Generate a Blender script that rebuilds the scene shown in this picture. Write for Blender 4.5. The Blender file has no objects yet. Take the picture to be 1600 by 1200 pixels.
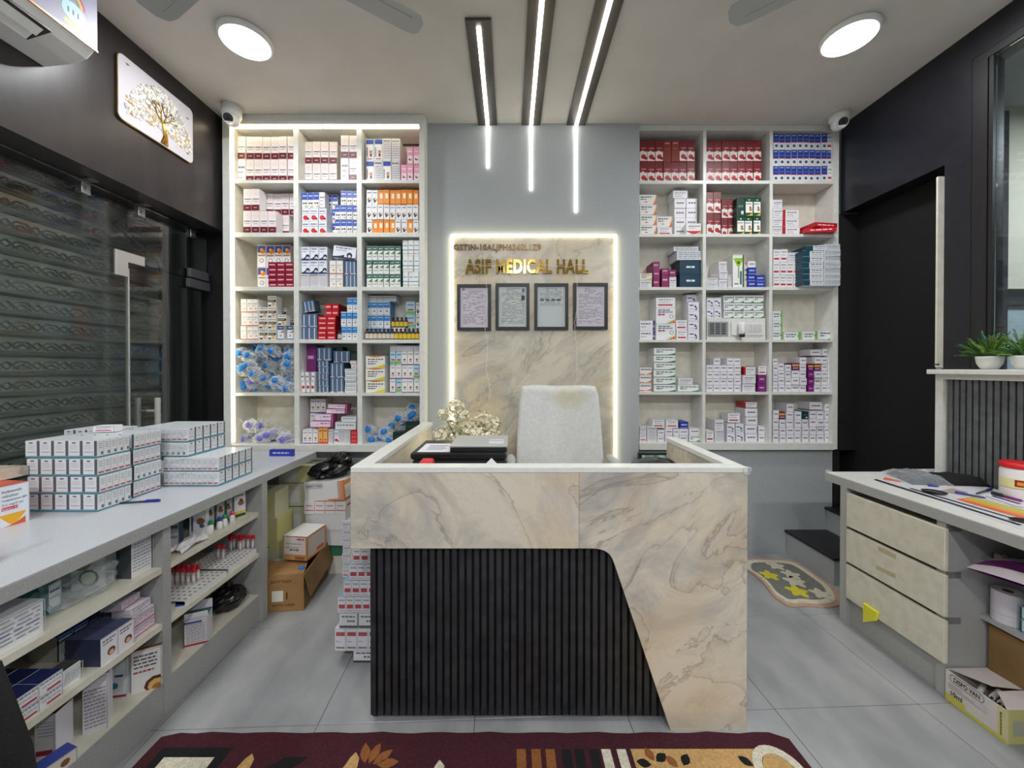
import bpy, math, random
from mathutils import Vector, Matrix
random.seed(7)
scene = bpy.context.scene
COL = scene.collection
# ------------------------------------------------------------------ camera
F = 600.0; PITCH = math.radians(0.4); CX, HY, CZ = 797.0, 575.0, 1.38
CY = HY + F * math.tan(PITCH)
cam_data = bpy.data.cameras.new('camera'); cam = bpy.data.objects.new('camera', cam_data); COL.objects.link(cam)
cam_data.sensor_width = 36.0; cam_data.lens = 36.0 * F / 1600.0
cam_data.shift_x = (800.0 - CX) / 1600.0; cam_data.shift_y = (CY - 600.0) / 1600.0
cam_data.clip_start = 0.02; cam_data.clip_end = 60
cam.location = (0, 0, CZ); cam.rotation_euler = (math.radians(90) - PITCH, 0, 0)
scene.camera = cam
def ray(px, py):
    a = (px - CX) / F; b = -(py - CY) / F
    return Vector((a, math.cos(PITCH) + b * math.sin(PITCH), -math.sin(PITCH) + b * math.cos(PITCH)))
def W(px, py, y):                       # photo position -> place on the upright plane at depth y
    d = ray(px, py); k = y / d.y
    return Vector((d.x * k, y, CZ + d.z * k))
def FZ(px, py, z):                      # photo position -> place at height z
    d = ray(px, py); k = (z - CZ) / d.z
    return Vector((d.x * k, d.y * k, z))
# ------------------------------------------------------------------ world, lights, exposure
world = bpy.data.worlds.new('world'); scene.world = world; world.use_nodes = True
world.node_tree.nodes['Background'].inputs[0].default_value = (0.6, 0.65, 0.7, 1)
world.node_tree.nodes['Background'].inputs[1].default_value = 0.25
scene.view_settings.view_transform = 'Standard'; scene.view_settings.look = 'None'
scene.view_settings.exposure = EXPO = 0.0; scene.view_settings.gamma = 1.0
scene.view_settings.use_curve_mapping = False
CEIL = 3.155
LAMP = 38.0; LEDW = 8.0
def area(name, loc, size, power, color, rot=(0, 0, 0), shape='DISK', sy=None):
    l = bpy.data.lights.new(name, 'AREA'); l.shape = shape; l.size = size; l.energy = power; l.color = color
    if sy: l.size_y = sy
    o = bpy.data.objects.new(name, l); COL.objects.link(o); o.location = loc; o.rotation_euler = rot
    return o
DAY = (0.975, 0.985, 1.0)
DOWNLIGHTS = [(-1.42, 2.075), (1.80, 2.05), (-1.42, 0.3), (1.80, 0.3), (0.2, 0.3), (-1.42, -1.5), (1.80, -1.5), (0.2, -1.5)]  # first two are in view; the others are added unseen for fill
for i, (x, y) in enumerate(DOWNLIGHTS):
    area('downlight_glow', (x, y, CEIL - 0.035), 0.2, LAMP * (1.3 if i < 2 else 1.12), DAY)
# ------------------------------------------------------------------ materials
def lin(c):
    r = []
    for v in c[:3]:
        v /= 255.0
        r.append(v / 12.92 if v <= 0.04045 else ((v + 0.055) / 1.055) ** 2.4)
    return (r[0], r[1], r[2], 1.0)
def mat(name, col=None, rough=0.5, metal=0.0, emit=None, estr=0.0, spec=0.5, **kw):
    m = bpy.data.materials.new(name); m.use_nodes = True
    b = m.node_tree.nodes['Principled BSDF']
    if col is not None: b.inputs['Base Color'].default_value = lin(col)
    b.inputs['Roughness'].default_value = rough; b.inputs['Metallic'].default_value = metal
    b.inputs['Specular IOR Level'].default_value = spec
    if emit: b.inputs['Emission Color'].default_value = lin(emit); b.inputs['Emission Strength'].default_value = estr
    return m
def nodes(m): return m.node_tree.nodes, m.node_tree.links, m.node_tree.nodes['Principled BSDF']
def noisy(name, c1, c2, scale, rough=0.5, detail=4, bump=0.0, bscale=None, spec=0.5, stretch=(1, 1, 1), lo=0.35, hi=0.65, metal=0.0):
    m = mat(name, c1, rough, metal, spec=spec); N, L, b = nodes(m)
    tc = N.new('ShaderNodeTexCoord'); mp = N.new('ShaderNodeMapping'); mp.inputs['Scale'].default_value = stretch
    g = N.new('ShaderNodeNewGeometry'); L.new(g.outputs['Position'], mp.inputs['Vector'])
    n = N.new('ShaderNodeTexNoise'); n.inputs['Scale'].default_value = scale; n.inputs['Detail'].default_value = detail
    L.new(mp.outputs['Vector'], n.inputs['Vector'])
    r = N.new('ShaderNodeValToRGB'); r.color_ramp.elements[0].position = lo; r.color_ramp.elements[1].position = hi
    r.color_ramp.elements[0].color = lin(c1); r.color_ramp.elements[1].color = lin(c2)
    L.new(n.outputs['Fac'], r.inputs['Fac']); L.new(r.outputs['Color'], b.inputs['Base Color'])
    if bump:
        n2 = N.new('ShaderNodeTexNoise'); n2.inputs['Scale'].default_value = bscale or scale * 4; n2.inputs['Detail'].default_value = 5
        L.new(mp.outputs['Vector'], n2.inputs['Vector'])
        bp = N.new('ShaderNodeBump'); bp.inputs['Strength'].default_value = bump; bp.inputs['Distance'].default_value = 0.01
        L.new(n2.outputs['Fac'], bp.inputs['Height']); L.new(bp.outputs['Normal'], b.inputs['Normal'])
    return m
def marble(name, base, cloud, vein, gold, rough=0.28, seed=0.0, ang=38):
    m = mat(name, base, rough); N, L, b = nodes(m)
    g = N.new('ShaderNodeNewGeometry'); mp = N.new('ShaderNodeMapping')
    mp.inputs['Location'].default_value = (seed, seed * 2.1, seed); mp.inputs['Rotation'].default_value = (0.2, math.radians(ang), 0.1)
    L.new(g.outputs['Position'], mp.inputs['Vector'])
    def noise(scale, det, dist, rough_=0.55, st=(1, 1, 1)):
        q = N.new('ShaderNodeMapping'); q.inputs['Scale'].default_value = st; L.new(mp.outputs['Vector'], q.inputs['Vector'])
        n = N.new('ShaderNodeTexNoise'); n.inputs['Scale'].default_value = scale; n.inputs['Detail'].default_value = det
        n.inputs['Distortion'].default_value = dist; n.inputs['Roughness'].default_value = rough_
        L.new(q.outputs['Vector'], n.inputs['Vector']); return n.outputs['Fac']
    def ramp(src, pts):
        r = N.new('ShaderNodeValToRGB'); e = r.color_ramp.elements
        e[0].position, e[0].color = pts[0][0], (pts[0][1],) * 3 + (1,)
        e[1].position, e[1].color = pts[1][0], (pts[1][1],) * 3 + (1,)
        for p, v in pts[2:]:
            k = e.new(p); k.color = (v, v, v, 1)
        L.new(src, r.inputs['Fac']); return r.outputs['Color']
    def mix(fac, a, c):
        x = N.new('ShaderNodeMix'); x.data_type = 'RGBA'; L.new(fac, x.inputs[0])
        if isinstance(a, tuple): x.inputs[6].default_value = a
        else: L.new(a, x.inputs[6])
        x.inputs[7].default_value = c; return x.outputs[2]
    c1 = ramp(noise(2.3, 9, 0.9, 0.66, (1, 1, 1.7)), [(0.44, 0.0), (0.66, 0.95)])
    c2 = ramp(noise(1.9, 4, 0.6, 0.5, (1, 1, 1.8)), [(0.50, 0.0), (0.62, 0.40)])
    v1 = ramp(noise(1.15, 8, 0.9, 0.55, (1, 1, 2.6)), [(0.492, 0.0), (0.5, 0.6), (0.506, 0.15), (0.55, 0.0)])
    v2 = ramp(noise(3.2, 8, 2.0, 0.6, (1, 1, 2.4)), [(0.49, 0.0), (0.5, 0.3), (0.51, 0.0)])
    col = mix(c1, lin(base), lin(cloud)); col = mix(c2, col, lin(gold)); col = mix(v2, col, lin(cloud)); col = mix(v1, col, lin(vein))
    L.new(col, b.inputs['Base Color'])
    return m
M = {}
# printed card: the printed colours of each face, with carton seam shade, are stored on the mesh
m = mat('printed_card', (240, 240, 240), 0.42); N, L, b = nodes(m)
at = N.new('ShaderNodeAttribute'); at.attribute_name = 'Col'; L.new(at.outputs['Color'], b.inputs['Base Color']); M['card'] = m
m = mat('matte_card', (240, 240, 240), 0.8); N, L, b = nodes(m)
at = N.new('ShaderNodeAttribute'); at.attribute_name = 'Col'; L.new(at.outputs['Color'], b.inputs['Base Color']); M['matte'] = m
M['white'] = noisy('white_laminate', (226, 226, 220), (218, 218, 212), 30, 0.35)
M['cream'] = noisy('cream_laminate', (226, 221, 206), (214, 209, 194), 18, 0.4)
M['ceiling'] = noisy('ceiling_paint', (212, 207, 200), (207, 202, 195), 5, 0.75)
M['greywall'] = noisy('blue_grey_laminate', (172, 177, 179), (165, 170, 172), 90, 0.45)
M['counter'] = noisy('speckled_grey_laminate', (196, 200, 206), (180, 184, 190), 260, 0.3, lo=0.4, hi=0.6)
M['edge'] = noisy('grey_laminate', (178, 178, 176), (164, 164, 162), 220, 0.45)
M['black'] = noisy('black_laminate', (30, 28, 31), (23, 22, 25), 40, 0.38)
M['fascia'] = noisy('brown_black_laminate', (50, 44, 45), (38, 34, 35), 14, 0.32, stretch=(1, 1, 0.2))
M['navy'] = noisy('blue_black_laminate', (26, 28, 36), (20, 21, 28), 20, 0.35)
M['void'] = mat('doorway_black', (9, 9, 10), 0.9)  # near-black panels closing off the doorway
M['slat'] = noisy('dark_slate_slat', (52, 53, 56), (38, 39, 42), 22, 0.38, detail=8, bump=0.1, bscale=180)
M['slatR'] = noisy('grey_slate_slat', (98, 101, 103), (80, 83, 85), 22, 0.45, detail=8, bump=0.1, bscale=180)
M['groove'] = mat('groove_black', (12, 12, 13), 0.6)
M['marble'] = marble('cream_marble_laminate', (214, 204, 186), (162, 158, 154), (126, 112, 102), (208, 184, 150), seed=3.3, ang=38)
M['marble3'] = marble('cream_marble_laminate_left', (214, 204, 186), (162, 158, 154), (126, 112, 102), (208, 184, 150), seed=5.1, ang=-42)
M['marble2'] = marble('wall_marble_laminate', (218, 209, 190), (170, 166, 156), (146, 132, 112), (222, 194, 140), seed=8.1)
M['tile'] = noisy('grey_stone_tile', (168, 169, 169), (134, 136, 138), 2.6, 0.36, detail=12, stretch=(2.4, 1.0, 1), lo=0.3, hi=0.7, bump=0.04, bscale=60)
M['grout'] = mat('grout', (84, 86, 88), 0.9)
M['led'] = mat('led_white', (255, 255, 255), 0.5, emit=(255, 252, 244), estr=LEDW)
M['ledwarm'] = mat('led_warm', (255, 250, 230), 0.5, emit=(255, 240, 200), estr=LEDW * 0.8)
M['lamp'] = mat('lamp_diffuser', (255, 255, 255), 0.5, emit=(240, 249, 255), estr=6.0)
M['wplastic'] = mat('white_plastic', (232, 232, 230), 0.35)
M['gplastic'] = mat('grey_plastic', (176, 178, 176), 0.4)
M['bplastic'] = mat('black_plastic', (24, 25, 27), 0.35)
M['dgplastic'] = mat('dark_grey_plastic', (70, 70, 72), 0.5)
M['steel'] = mat('brushed_steel', (190, 190, 188), 0.3, 1.0)
M['patch'] = mat('satin_steel', (200, 198, 192), 0.45, 0.6)
M['gold'] = mat('gold_mirror', (196, 160, 80), 0.12, 1.0)
M['bronze'] = mat('bronze_letter', (120, 96, 62), 0.3, 0.8)
M['bronzewood'] = noisy('brushed_dark_profile', (84, 78, 72), (58, 54, 50), 12, 0.4, stretch=(1, 0.2, 1), metal=0.3)
M['shutter'] = mat('galvanised_shutter', (160, 165, 160), 0.30, 0.55)
M['brownbox'] = noisy('corrugated_card', (166, 126, 80), (150, 112, 68), 8, 0.85)
M['brownbox2'] = noisy('dark_corrugated_card', (140, 108, 68), (124, 94, 56), 8, 0.85)
M['palebox'] = noisy('pale_yellow_card', (212, 208, 180), (196, 192, 162), 6, 0.8)
M['blackbag'] = noisy('black_polythene', (14, 14, 15), (24, 24, 26), 20, 0.22, bump=0.5, bscale=30)
M['towel'] = noisy('white_towelling', (240, 239, 235), (230, 229, 226), 60, 0.95, bump=0.7, bscale=420)
N, L, b = nodes(M['towel']); g = N.new('ShaderNodeNewGeometry'); vm = N.new('ShaderNodeVectorMath'); vm.operation = 'SUBTRACT'; L.new(g.outputs['Position'], vm.inputs[0]); vm.inputs[1].default_value = tuple(W(893, 622, 2.2))
v2 = N.new('ShaderNodeVectorMath'); v2.operation = 'MULTIPLY'; L.new(vm.outputs[0], v2.inputs[0]); v2.inputs[1].default_value = (8, 2, 14); v3 = N.new('ShaderNodeVectorMath'); v3.operation = 'LENGTH'; L.new(v2.outputs[0], v3.inputs[0])
nz = N.new('ShaderNodeTexNoise'); nz.inputs['Scale'].default_value = 16; L.new(g.outputs['Position'], nz.inputs['Vector']); ad = N.new('ShaderNodeMath'); ad.operation = 'ADD'; L.new(v3.outputs['Value'], ad.inputs[0]); L.new(nz.outputs['Fac'], ad.inputs[1])
mr = N.new('ShaderNodeMapRange'); mr.inputs[1].default_value = .5; mr.inputs[2].default_value = 1.7; mr.inputs[3].default_value = .75; mr.inputs[4].default_value = 0; L.new(ad.outputs[0], mr.inputs[0])
mx = N.new('ShaderNodeMix'); mx.data_type = 'RGBA'; L.new(mr.outputs[0], mx.inputs[0]); L.new(b.inputs['Base Color'].links[0].from_socket, mx.inputs[6]); mx.inputs[7].default_value = lin((206, 196, 140)); L.new(mx.outputs[2], b.inputs['Base Color'])
M['leaf'] = noisy('leaf_green', (70, 128, 44), (38, 92, 30), 60, 0.5)
M['leaf2'] = noisy('yellow_green_leaf', (150, 170, 50), (110, 140, 40), 60, 0.5)
M['petal'] = noisy('cream_petal', (246, 240, 216), (236, 226, 192), 60, 0.7)
M['pot'] = mat('white_ceramic', (228, 228, 222), 0.3)
M['rug'] = noisy('maroon_pile', (74, 20, 34), (52, 12, 24), 120, 1.0, bump=0.5, bscale=400)
def pile(name, c): return noisy(name, c, tuple(int(v * 0.86) for v in c), 120, 1.0, bump=0.5, bscale=400)
M['pcream'] = pile('cream_pile', (226, 218, 196)); M['ptan'] = pile('tan_pile', (206, 164, 104)); M['pblack'] = pile('black_pile', (14, 12, 16))
M['pbrown'] = pile('brown_pile', (150, 92, 44)); M['pgrey'] = pile('grey_pile', (128, 130, 124)); M['pyellow'] = pile('yellow_pile', (226, 212, 60)); M['psalmon'] = pile('salmon_pile', (204, 168, 146))
M['fabric'] = noisy('black_woven_cloth', (20, 20, 22), (12, 12, 13), 90, 0.95, bump=0.4, bscale=300)
M['wood'] = mat('dark_vent', (60, 58, 56), 0.5)
M['drawer'] = noisy('cream_drawer_front', (222, 217, 200), (210, 204, 186), 24, 0.45)
M['orange_edge'] = mat('rose_gold_trim', (206, 150, 110), 0.3, 0.7)
def film(name, tint, fac, rough=0.12, gl=(230, 235, 240)):
    m = bpy.data.materials.new(name); m.use_nodes = True; N = m.node_tree.nodes; L = m.node_tree.links
    N.remove(N['Principled BSDF']); out = N['Material Output']
    t = N.new('ShaderNodeBsdfTransparent'); t.inputs[0].default_value = lin(tint)
    g = N.new('ShaderNodeBsdfPrincipled'); g.inputs['Base Color'].default_value = lin(gl); g.inputs['Roughness'].default_value = rough
    lw = N.new('ShaderNodeLayerWeight'); lw.inputs[0].default_value = 0.35
    mr = N.new('ShaderNodeMapRange'); mr.inputs[3].default_value = fac; mr.inputs[4].default_value = min(1, fac * 3 + 0.25)
    L.new(lw.outputs['Facing'], mr.inputs[0])
    mx = N.new('ShaderNodeMixShader'); L.new(mr.outputs[0], mx.inputs[0]); L.new(t.outputs[0], mx.inputs[1]); L.new(g.outputs[0], mx.inputs[2])
    L.new(mx.outputs[0], out.inputs[0]); return m
M['film'] = film('clear_polythene', (250, 252, 252), 0.10)
M['packet'] = film('packet_film', (252, 253, 253), 0.20, gl=(246, 248, 250))
M['wrap'] = film('shrink_wrap', (252, 253, 253), 0.03)
def glassm(name, tint, base, gl):
    m = bpy.data.materials.new(name); m.use_nodes = True; N = m.node_tree.nodes; L = m.node_tree.links
    N.remove(N['Principled BSDF']); out = N['Material Output']
    t = N.new('ShaderNodeBsdfTransparent'); t.inputs[0].default_value = lin(tint)
    g = N.new('ShaderNodeBsdfGlossy'); g.inputs['Roughness'].default_value = 0.02; g.inputs[0].default_value = lin(gl)
    fr = N.new('ShaderNodeFresnel'); fr.inputs[0].default_value = base
    mx = N.new('ShaderNodeMixShader'); L.new(fr.outputs[0], mx.inputs[0]); L.new(t.outputs[0], mx.inputs[1]); L.new(g.outputs[0], mx.inputs[2])
    L.new(mx.outputs[0], out.inputs[0]); return m
M['glass'] = glassm('clear_door_glass', (250, 252, 251), 1.24, (255, 255, 255))
M['glassR'] = glassm('tinted_window_glass', (214, 222, 224), 1.35, (255, 255, 255))
# ------------------------------------------------------------------ mesh builder
class MB:
    def __init__(s): s.v = []; s.f = []; s.c = []; s.mi = []; s.T = None
    def _a(s, vs, fs, col=(230, 230, 230), mi=0, cols=None):
        k = len(s.v)
        for p in vs:
            p = Vector(p)
            if s.T is not None: p = s.T @ p
            s.v.append(tuple(p))
        for i, f in enumerate(fs):
            s.f.append([k + j for j in f]); s.c.append(cols[i] if cols else col); s.mi.append(mi)
        return s
    def box(s, x0, x1, y0, y1, z0, z1, col=(230, 230, 230), mi=0, cols=None):
        vs = [(x0, y0, z0), (x1, y0, z0), (x1, y1, z0), (x0, y1, z0), (x0, y0, z1), (x1, y0, z1), (x1, y1, z1), (x0, y1, z1)]
        # front, right, back, left, bottom, top
        fs = [(0, 1, 5, 4), (1, 2, 6, 5), (2, 3, 7, 6), (3, 0, 4, 7), (3, 2, 1, 0), (4, 5, 6, 7)]
        return s._a(vs, fs, col, mi, cols)
    def bevel_box(s, x0, x1, y0, y1, z0, z1, b=0.004, col=(230, 230, 230), mi=0):
        def ring(z, i): return [(x0 + i, y0, z), (x1 - i, y0, z), (x1, y0 + i, z), (x1, y1 - i, z), (x1 - i, y1, z), (x0 + i, y1, z), (x0, y1 - i, z), (x0, y0 + i, z)]
        def inner(z): return [(x0 + b, y0 + b, z), (x1 - b, y0 + b, z), (x1 - b, y0 + b, z), (x1 - b, y1 - b, z), (x1 - b, y1 - b, z), (x0 + b, y1 - b, z), (x0 + b, y1 - b, z), (x0 + b, y0 + b, z)]
        vs = inner(z0) + ring(z0 + b, b) + ring(z1 - b, b) + inner(z1)
        fs = []
        for r in range(3):
            for i in range(8):
                j = (i + 1) % 8; fs.append((r * 8 + i, r * 8 + j, (r + 1) * 8 + j, (r + 1) * 8 + i))
        fs.append((24, 26, 28, 30)); fs.append((6, 4, 2, 0))
        return s._a(vs, fs, col, mi)
    def prism(s, pts, n0, n1, axis='y', col=(230, 230, 230), mi=0):   # pts 2D, extruded along axis
        n = len(pts)
        def P(p, t): return {'y': (p[0], t, p[1]), 'x': (t, p[0], p[1]), 'z': (p[0], p[1], t)}[axis]
        vs = [P(p, n0) for p in pts] + [P(p, n1) for p in pts]
        ar = sum(pts[i][0] * pts[(i + 1) % n][1] - pts[(i + 1) % n][0] * pts[i][1] for i in range(n))
        fs = [tuple(range(n)), tuple(reversed(range(n, 2 * n)))] + [(i, n + i, n + (i + 1) % n, (i + 1) % n) for i in range(n)]
        flip = (ar > 0)
        if axis == 'y': flip = not flip
        if flip: fs = [tuple(reversed(f)) for f in fs]
        return s._a(vs, fs, col, mi)
    def lathe(s, prof, cx=0, cy=0, n=20, col=(230, 230, 230), mi=0, cols=None):
        vs = []; fs = []; cc = []
        for (r, z) in prof:
            for i in range(n):
                a = 2 * math.pi * i / n; vs.append((cx + r * math.cos(a), cy + r * math.sin(a), z))
        for k in range(len(prof) - 1):
            for i in range(n):
                j = (i + 1) % n; fs.append((k * n + i, k * n + j, (k + 1) * n + j, (k + 1) * n + i)); cc.append(cols[k] if cols else col)
        fs.append(tuple(range(n))[::-1]); cc.append(cols[0] if cols else col)
        fs.append(tuple(range((len(prof) - 1) * n, len(prof) * n))); cc.append(cols[-1] if cols else col)
        return s._a(vs, fs, col, mi, cc)
    def tube(s, pts, r, n=8, col=(230, 230, 230), mi=0):
        pts = [Vector(p) for p in pts]; vs = []; fs = []; up = None
        for i, p in enumerate(pts):
            t = (pts[min(i + 1, len(pts) - 1)] - pts[max(i - 1, 0)]).normalized()
            if up is None:
                up = Vector((0, 0, 1)) if abs(t.z) < 0.9 else Vector((1, 0, 0))
            a = t.cross(up).normalized(); bb = a.cross(t).normalized(); up = bb
            rr = r[i] if isinstance(r, (list, tuple)) else r
            for k in range(n):
                q = 2 * math.pi * k / n; vs.append(p + a * (rr * math.cos(q)) + bb * (rr * math.sin(q)))
        for i in range(len(pts) - 1):
            for k in range(n):
                j = (k + 1) % n; fs.append((i * n + k, i * n + j, (i + 1) * n + j, (i + 1) * n + k))
        fs.append(tuple(range(n))[::-1]); fs.append(tuple(range((len(pts) - 1) * n, len(pts) * n)))
        return s._a(vs, fs, col, mi)
    def blob(s, c, rx, ry, rz, n=12, m=8, jit=0.0, seed=0, col=(230, 230, 230), mi=0, zmin=None):
        rnd = random.Random(seed); vs = [(c[0], c[1], c[2] - rz)]; fs = []
        for i in range(1, m):
            th = math.pi * i / m
            for k in range(n):
                a = 2 * math.pi * k / n; q = 1 + rnd.uniform(-jit, jit)
                z = c[2] - rz * math.cos(th) * q
                vs.append((c[0] + rx * math.sin(th) * math.cos(a) * q, c[1] + ry * math.sin(th) * math.sin(a) * q, z))
        vs.append((c[0], c[1], c[2] + rz))
        if zmin is not None: vs = [(a, b_, max(zz, zmin)) for a, b_, zz in vs]
        for k in range(n): fs.append((0, 1 + (k + 1) % n, 1 + k))
        for i in range(m - 2):
            for k in range(n):
                j = (k + 1) % n; fs.append((1 + i * n + k, 1 + i * n + j, 1 + (i + 1) * n + j, 1 + (i + 1) * n + k))
        t = len(vs) - 1; o = 1 + (m - 2) * n
        for k in range(n): fs.append((o + k, o + (k + 1) % n, t))
        return s._a(vs, fs, col, mi)
    def grid(s, P, nu, nv, col=(230, 230, 230), mi=0, th=None):       # P(u,v) -> point
        vs = [P(i / nu, j / nv) for j in range(nv + 1) for i in range(nu + 1)]
        fs = [(j * (nu + 1) + i, j * (nu + 1) + i + 1, (j + 1) * (nu + 1) + i + 1, (j + 1) * (nu + 1) + i) for j in range(nv) for i in range(nu)]
        return s._a(vs, fs, col, mi)
    def mesh(s, name, mats):
        me = bpy.data.meshes.new(name); me.from_pydata(s.v, [], s.f)
        if not isinstance(mats, (list, tuple)): mats = [mats]
        for x in mats: me.materials.append(M[x] if isinstance(x, str) else x)
        if len(mats) > 1: me.polygons.foreach_set('material_index', s.mi)
        ca = me.color_attributes.new('Col', 'FLOAT_COLOR', 'CORNER'); buf = []
        cache = {}
        for f, c in zip(s.f, s.c):
            if c not in cache: cache[c] = lin(c)
            buf.extend(cache[c] * len(f))
        ca.data.foreach_set('color', buf); me.update(); return me
    def build(s, name, mats='card', parent=None, smooth=False, kind=None, loc=None):
        me = s.mesh(name, mats)
        if smooth: me.polygons.foreach_set('use_smooth', [True] * len(me.polygons))
        return link(name, me, parent, kind, loc)
def link(name, me, parent=None, kind=None, loc=None):
    o = bpy.data.objects.new(name, me); COL.objects.link(o)
    if parent is not None: o.parent = parent
    if kind: o['kind'] = kind
    if loc is not None: o.location = loc
    return o
LABELS = {}
def tag(o, label, cat, group=None):
    n = len(label.split())
    if n > 16 or n < 4: print('LABEL LENGTH', n, label)
    if label in LABELS and not (group and LABELS[label] == group): print('DUP LABEL', label)
    LABELS[label] = group
    o['label'] = label; o['category'] = cat
    if group: o['group'] = group
    return o
def thing(name, label, cat, loc=(0, 0, 0), rz=0, group=None):
    o = bpy.data.objects.new(name, None); COL.objects.link(o); o.location = loc; o.rotation_euler = (0, 0, rz); o.empty_display_size = 0.05
    return tag(o, label, cat, group)
def bevel(o, w, seg=2):
    b = o.modifiers.new('bevel', 'BEVEL'); b.width = w; b.segments = seg; b.limit_method = 'ANGLE'; return o
def subsurf(o, l=1):
    b = o.modifiers.new('sub', 'SUBSURF'); b.levels = l; b.render_levels = l; return o
def solid(o, t):
    b = o.modifiers.new('solid', 'SOLIDIFY'); b.thickness = t; b.offset = 0; return o
TXT = {}
def text_mesh(s, width, height, ext, mats, offset=0.0, spacing=1.0):
    key = (s, round(width, 4), round(height, 4), ext, mats)
    if key in TXT: return TXT[key]
    cu = bpy.data.curves.new('lettering', 'FONT'); cu.body = s; cu.size = 1.0; cu.extrude = 0.0; cu.offset = offset; cu.space_character = spacing
    cu.resolution_u = 3
    o = bpy.data.objects.new('lettering', cu); COL.objects.link(o); bpy.context.view_layer.update()
    dg = bpy.context.evaluated_depsgraph_get()
    cu.extrude = 0.5 if ext else 0.0
    bpy.context.view_layer.update(); dg = bpy.context.evaluated_depsgraph_get()
    me = bpy.data.meshes.new_from_object(o.evaluated_get(dg)); bpy.data.objects.remove(o)
    xs = [v.co.x for v in me.vertices]; ys = [v.co.y for v in me.vertices]
    sx = width / (max(xs) - min(xs)); sy = height / (max(ys) - min(ys)); x0 = min(xs); y0 = min(ys)
    for v in me.vertices:                       # upright, reading along +x, facing -y
        x, y, z = v.co; v.co = ((x - x0) * sx, -z * ext * 1.0 - (ext / 2 if ext else 0), (y - y0) * sy)
    me.materials.clear(); me.materials.append(M[mats] if isinstance(mats, str) else mats); me.name = 'lettering'
    TXT[key] = me; return me
def lettering(s, width, height, parent, loc, mats, rot=(0, 0, 0), ext=0.0, name='lettering', offset=0.02, spacing=1.0):
    o = link(name, text_mesh(s, width, height, ext, mats, offset, spacing), parent, None, loc); o.rotation_euler = rot; return o
M['ink'] = mat('black_ink', (30, 30, 34), 0.6); M['inkred'] = mat('red_ink', (190, 36, 48), 0.6); M['inkblue'] = mat('blue_ink', (40, 60, 150), 0.6); M['inkwhite'] = mat('white_ink', (240, 240, 240), 0.5)
M['inkbrown'] = mat('brown_ink', (96, 56, 26), 0.7)
# ================================================================== THE SETTING
WL, WR = -2.05, 2.43            # fascia planes left and right
YB = 2.80                       # middle of the back wall
YBACK = -2.6
# floor with single tiles
fl = MB(); fl.box(-2.9, 3.2, YBACK, 3.2, -0.05, -0.002); floor = fl.build('floor', 'grout', kind='structure')
th = 0.038; tw, tl = 0.605, 0.572
tm = MB(); tm.bevel_box(-tw / 2 + 0.0012, tw / 2 - 0.0012, -tl / 2 + 0.0012, tl / 2 - 0.0012, -0.004, 0.0, 0.0012); tmesh = tm.mesh('tile', 'tile')
o0 = Vector((1.07, 1.545)); ex = Vector((math.cos(th), math.sin(th))); ey = Vector((-math.sin(th), math.cos(th)))
for i in range(-7, 4):
    for j in range(-6, 4):
        c = o0 + ex * ((i + 0.5) * tw) + ey * ((j + 0.5) * tl)
        if -2.4 < c.x < 2.9 and -2.4 < c.y < 3.3:
            t = link('tile', tmesh, floor, None, (c.x, c.y, 0)); t.rotation_euler = (0, 0, th)
cl = MB(); cl.box(-2.9, 2.6, YBACK, 3.1, CEIL, CEIL + 0.08); cl.build('ceiling', 'ceiling', kind='structure')
# wall behind the camera and side walls near the camera
fw = MB(); fw.box(-2.9, 2.6, YBACK - 0.1, YBACK, 0, CEIL); fw.build('wall_front', 'greywall', kind='structure')
# left: fascia beam over a glass partition, rolling shutter behind
wl = MB(); wl.box(-2.32, WL, YBACK, 2.90, 2.355, CEIL); wall_left = wl.build('wall_left', 'fascia', kind='structure')
wj = MB(); wj.box(-2.9, -2.075, 2.80, 3.0, 0, 2.355); wj.box(-2.9, -2.78, YBACK, 2.9, 0, CEIL); wj.build('trim_1', 'black', kind='structure')
# back wall
bw = MB()
bw.box(-2.9, 2.6, 3.02, 3.1, 0, CEIL)
xa = W(664, 400, YB).x; xb = W(998.5, 400, YB).x
bw.box(xa, xb, YB, 3.02, 0, CEIL)
zlo = W(500, 702, YB).z
bw.box(-2.075, xa, 2.84, 3.02, 0, zlo)
xr = W(1300, 800, 2.84).x
bw.box(xb, xr, 2.84, 3.02, 0, W(1100, 700, 2.84).z)
bw.box(-2.075, W(366, 240, 2.74).x - 0.0135, 2.78, 3.02, zlo, CEIL)
wall_back = bw.build('wall_back', 'greywall', kind='structure')
# right wall: deep fascia, dark doorway, pillar, glazed opening
YD0 = 2.165; ZF = 2.515
wr = MB(); WT = 3.0
wr.box(WR, 2.60, 2.03, 2.83, ZF, CEIL); wr.box(WR, 2.60, YBACK, 2.03, WT, CEIL)
wr.box(WR, 2.60, 2.03, YD0 - 0.01, 0, ZF)
wr.box(WR, 2.60, YBACK, -0.2, 0, WT)
wr.build('wall_right', 'navy', kind='structure')
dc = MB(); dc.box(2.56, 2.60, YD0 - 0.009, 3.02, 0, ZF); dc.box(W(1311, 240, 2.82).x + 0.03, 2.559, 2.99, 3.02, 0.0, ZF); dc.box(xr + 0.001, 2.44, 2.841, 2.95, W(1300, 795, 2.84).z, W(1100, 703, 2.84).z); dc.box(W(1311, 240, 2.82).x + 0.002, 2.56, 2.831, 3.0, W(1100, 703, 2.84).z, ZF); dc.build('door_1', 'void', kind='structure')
# white strip of the door jamb
dj = MB(); dj.box(2.395, 2.43, YD0 - 0.01, YD0, 1.385, W(1472, 277, YD0).z); dj.build('trim_2', 'cream', kind='structure')
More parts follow.
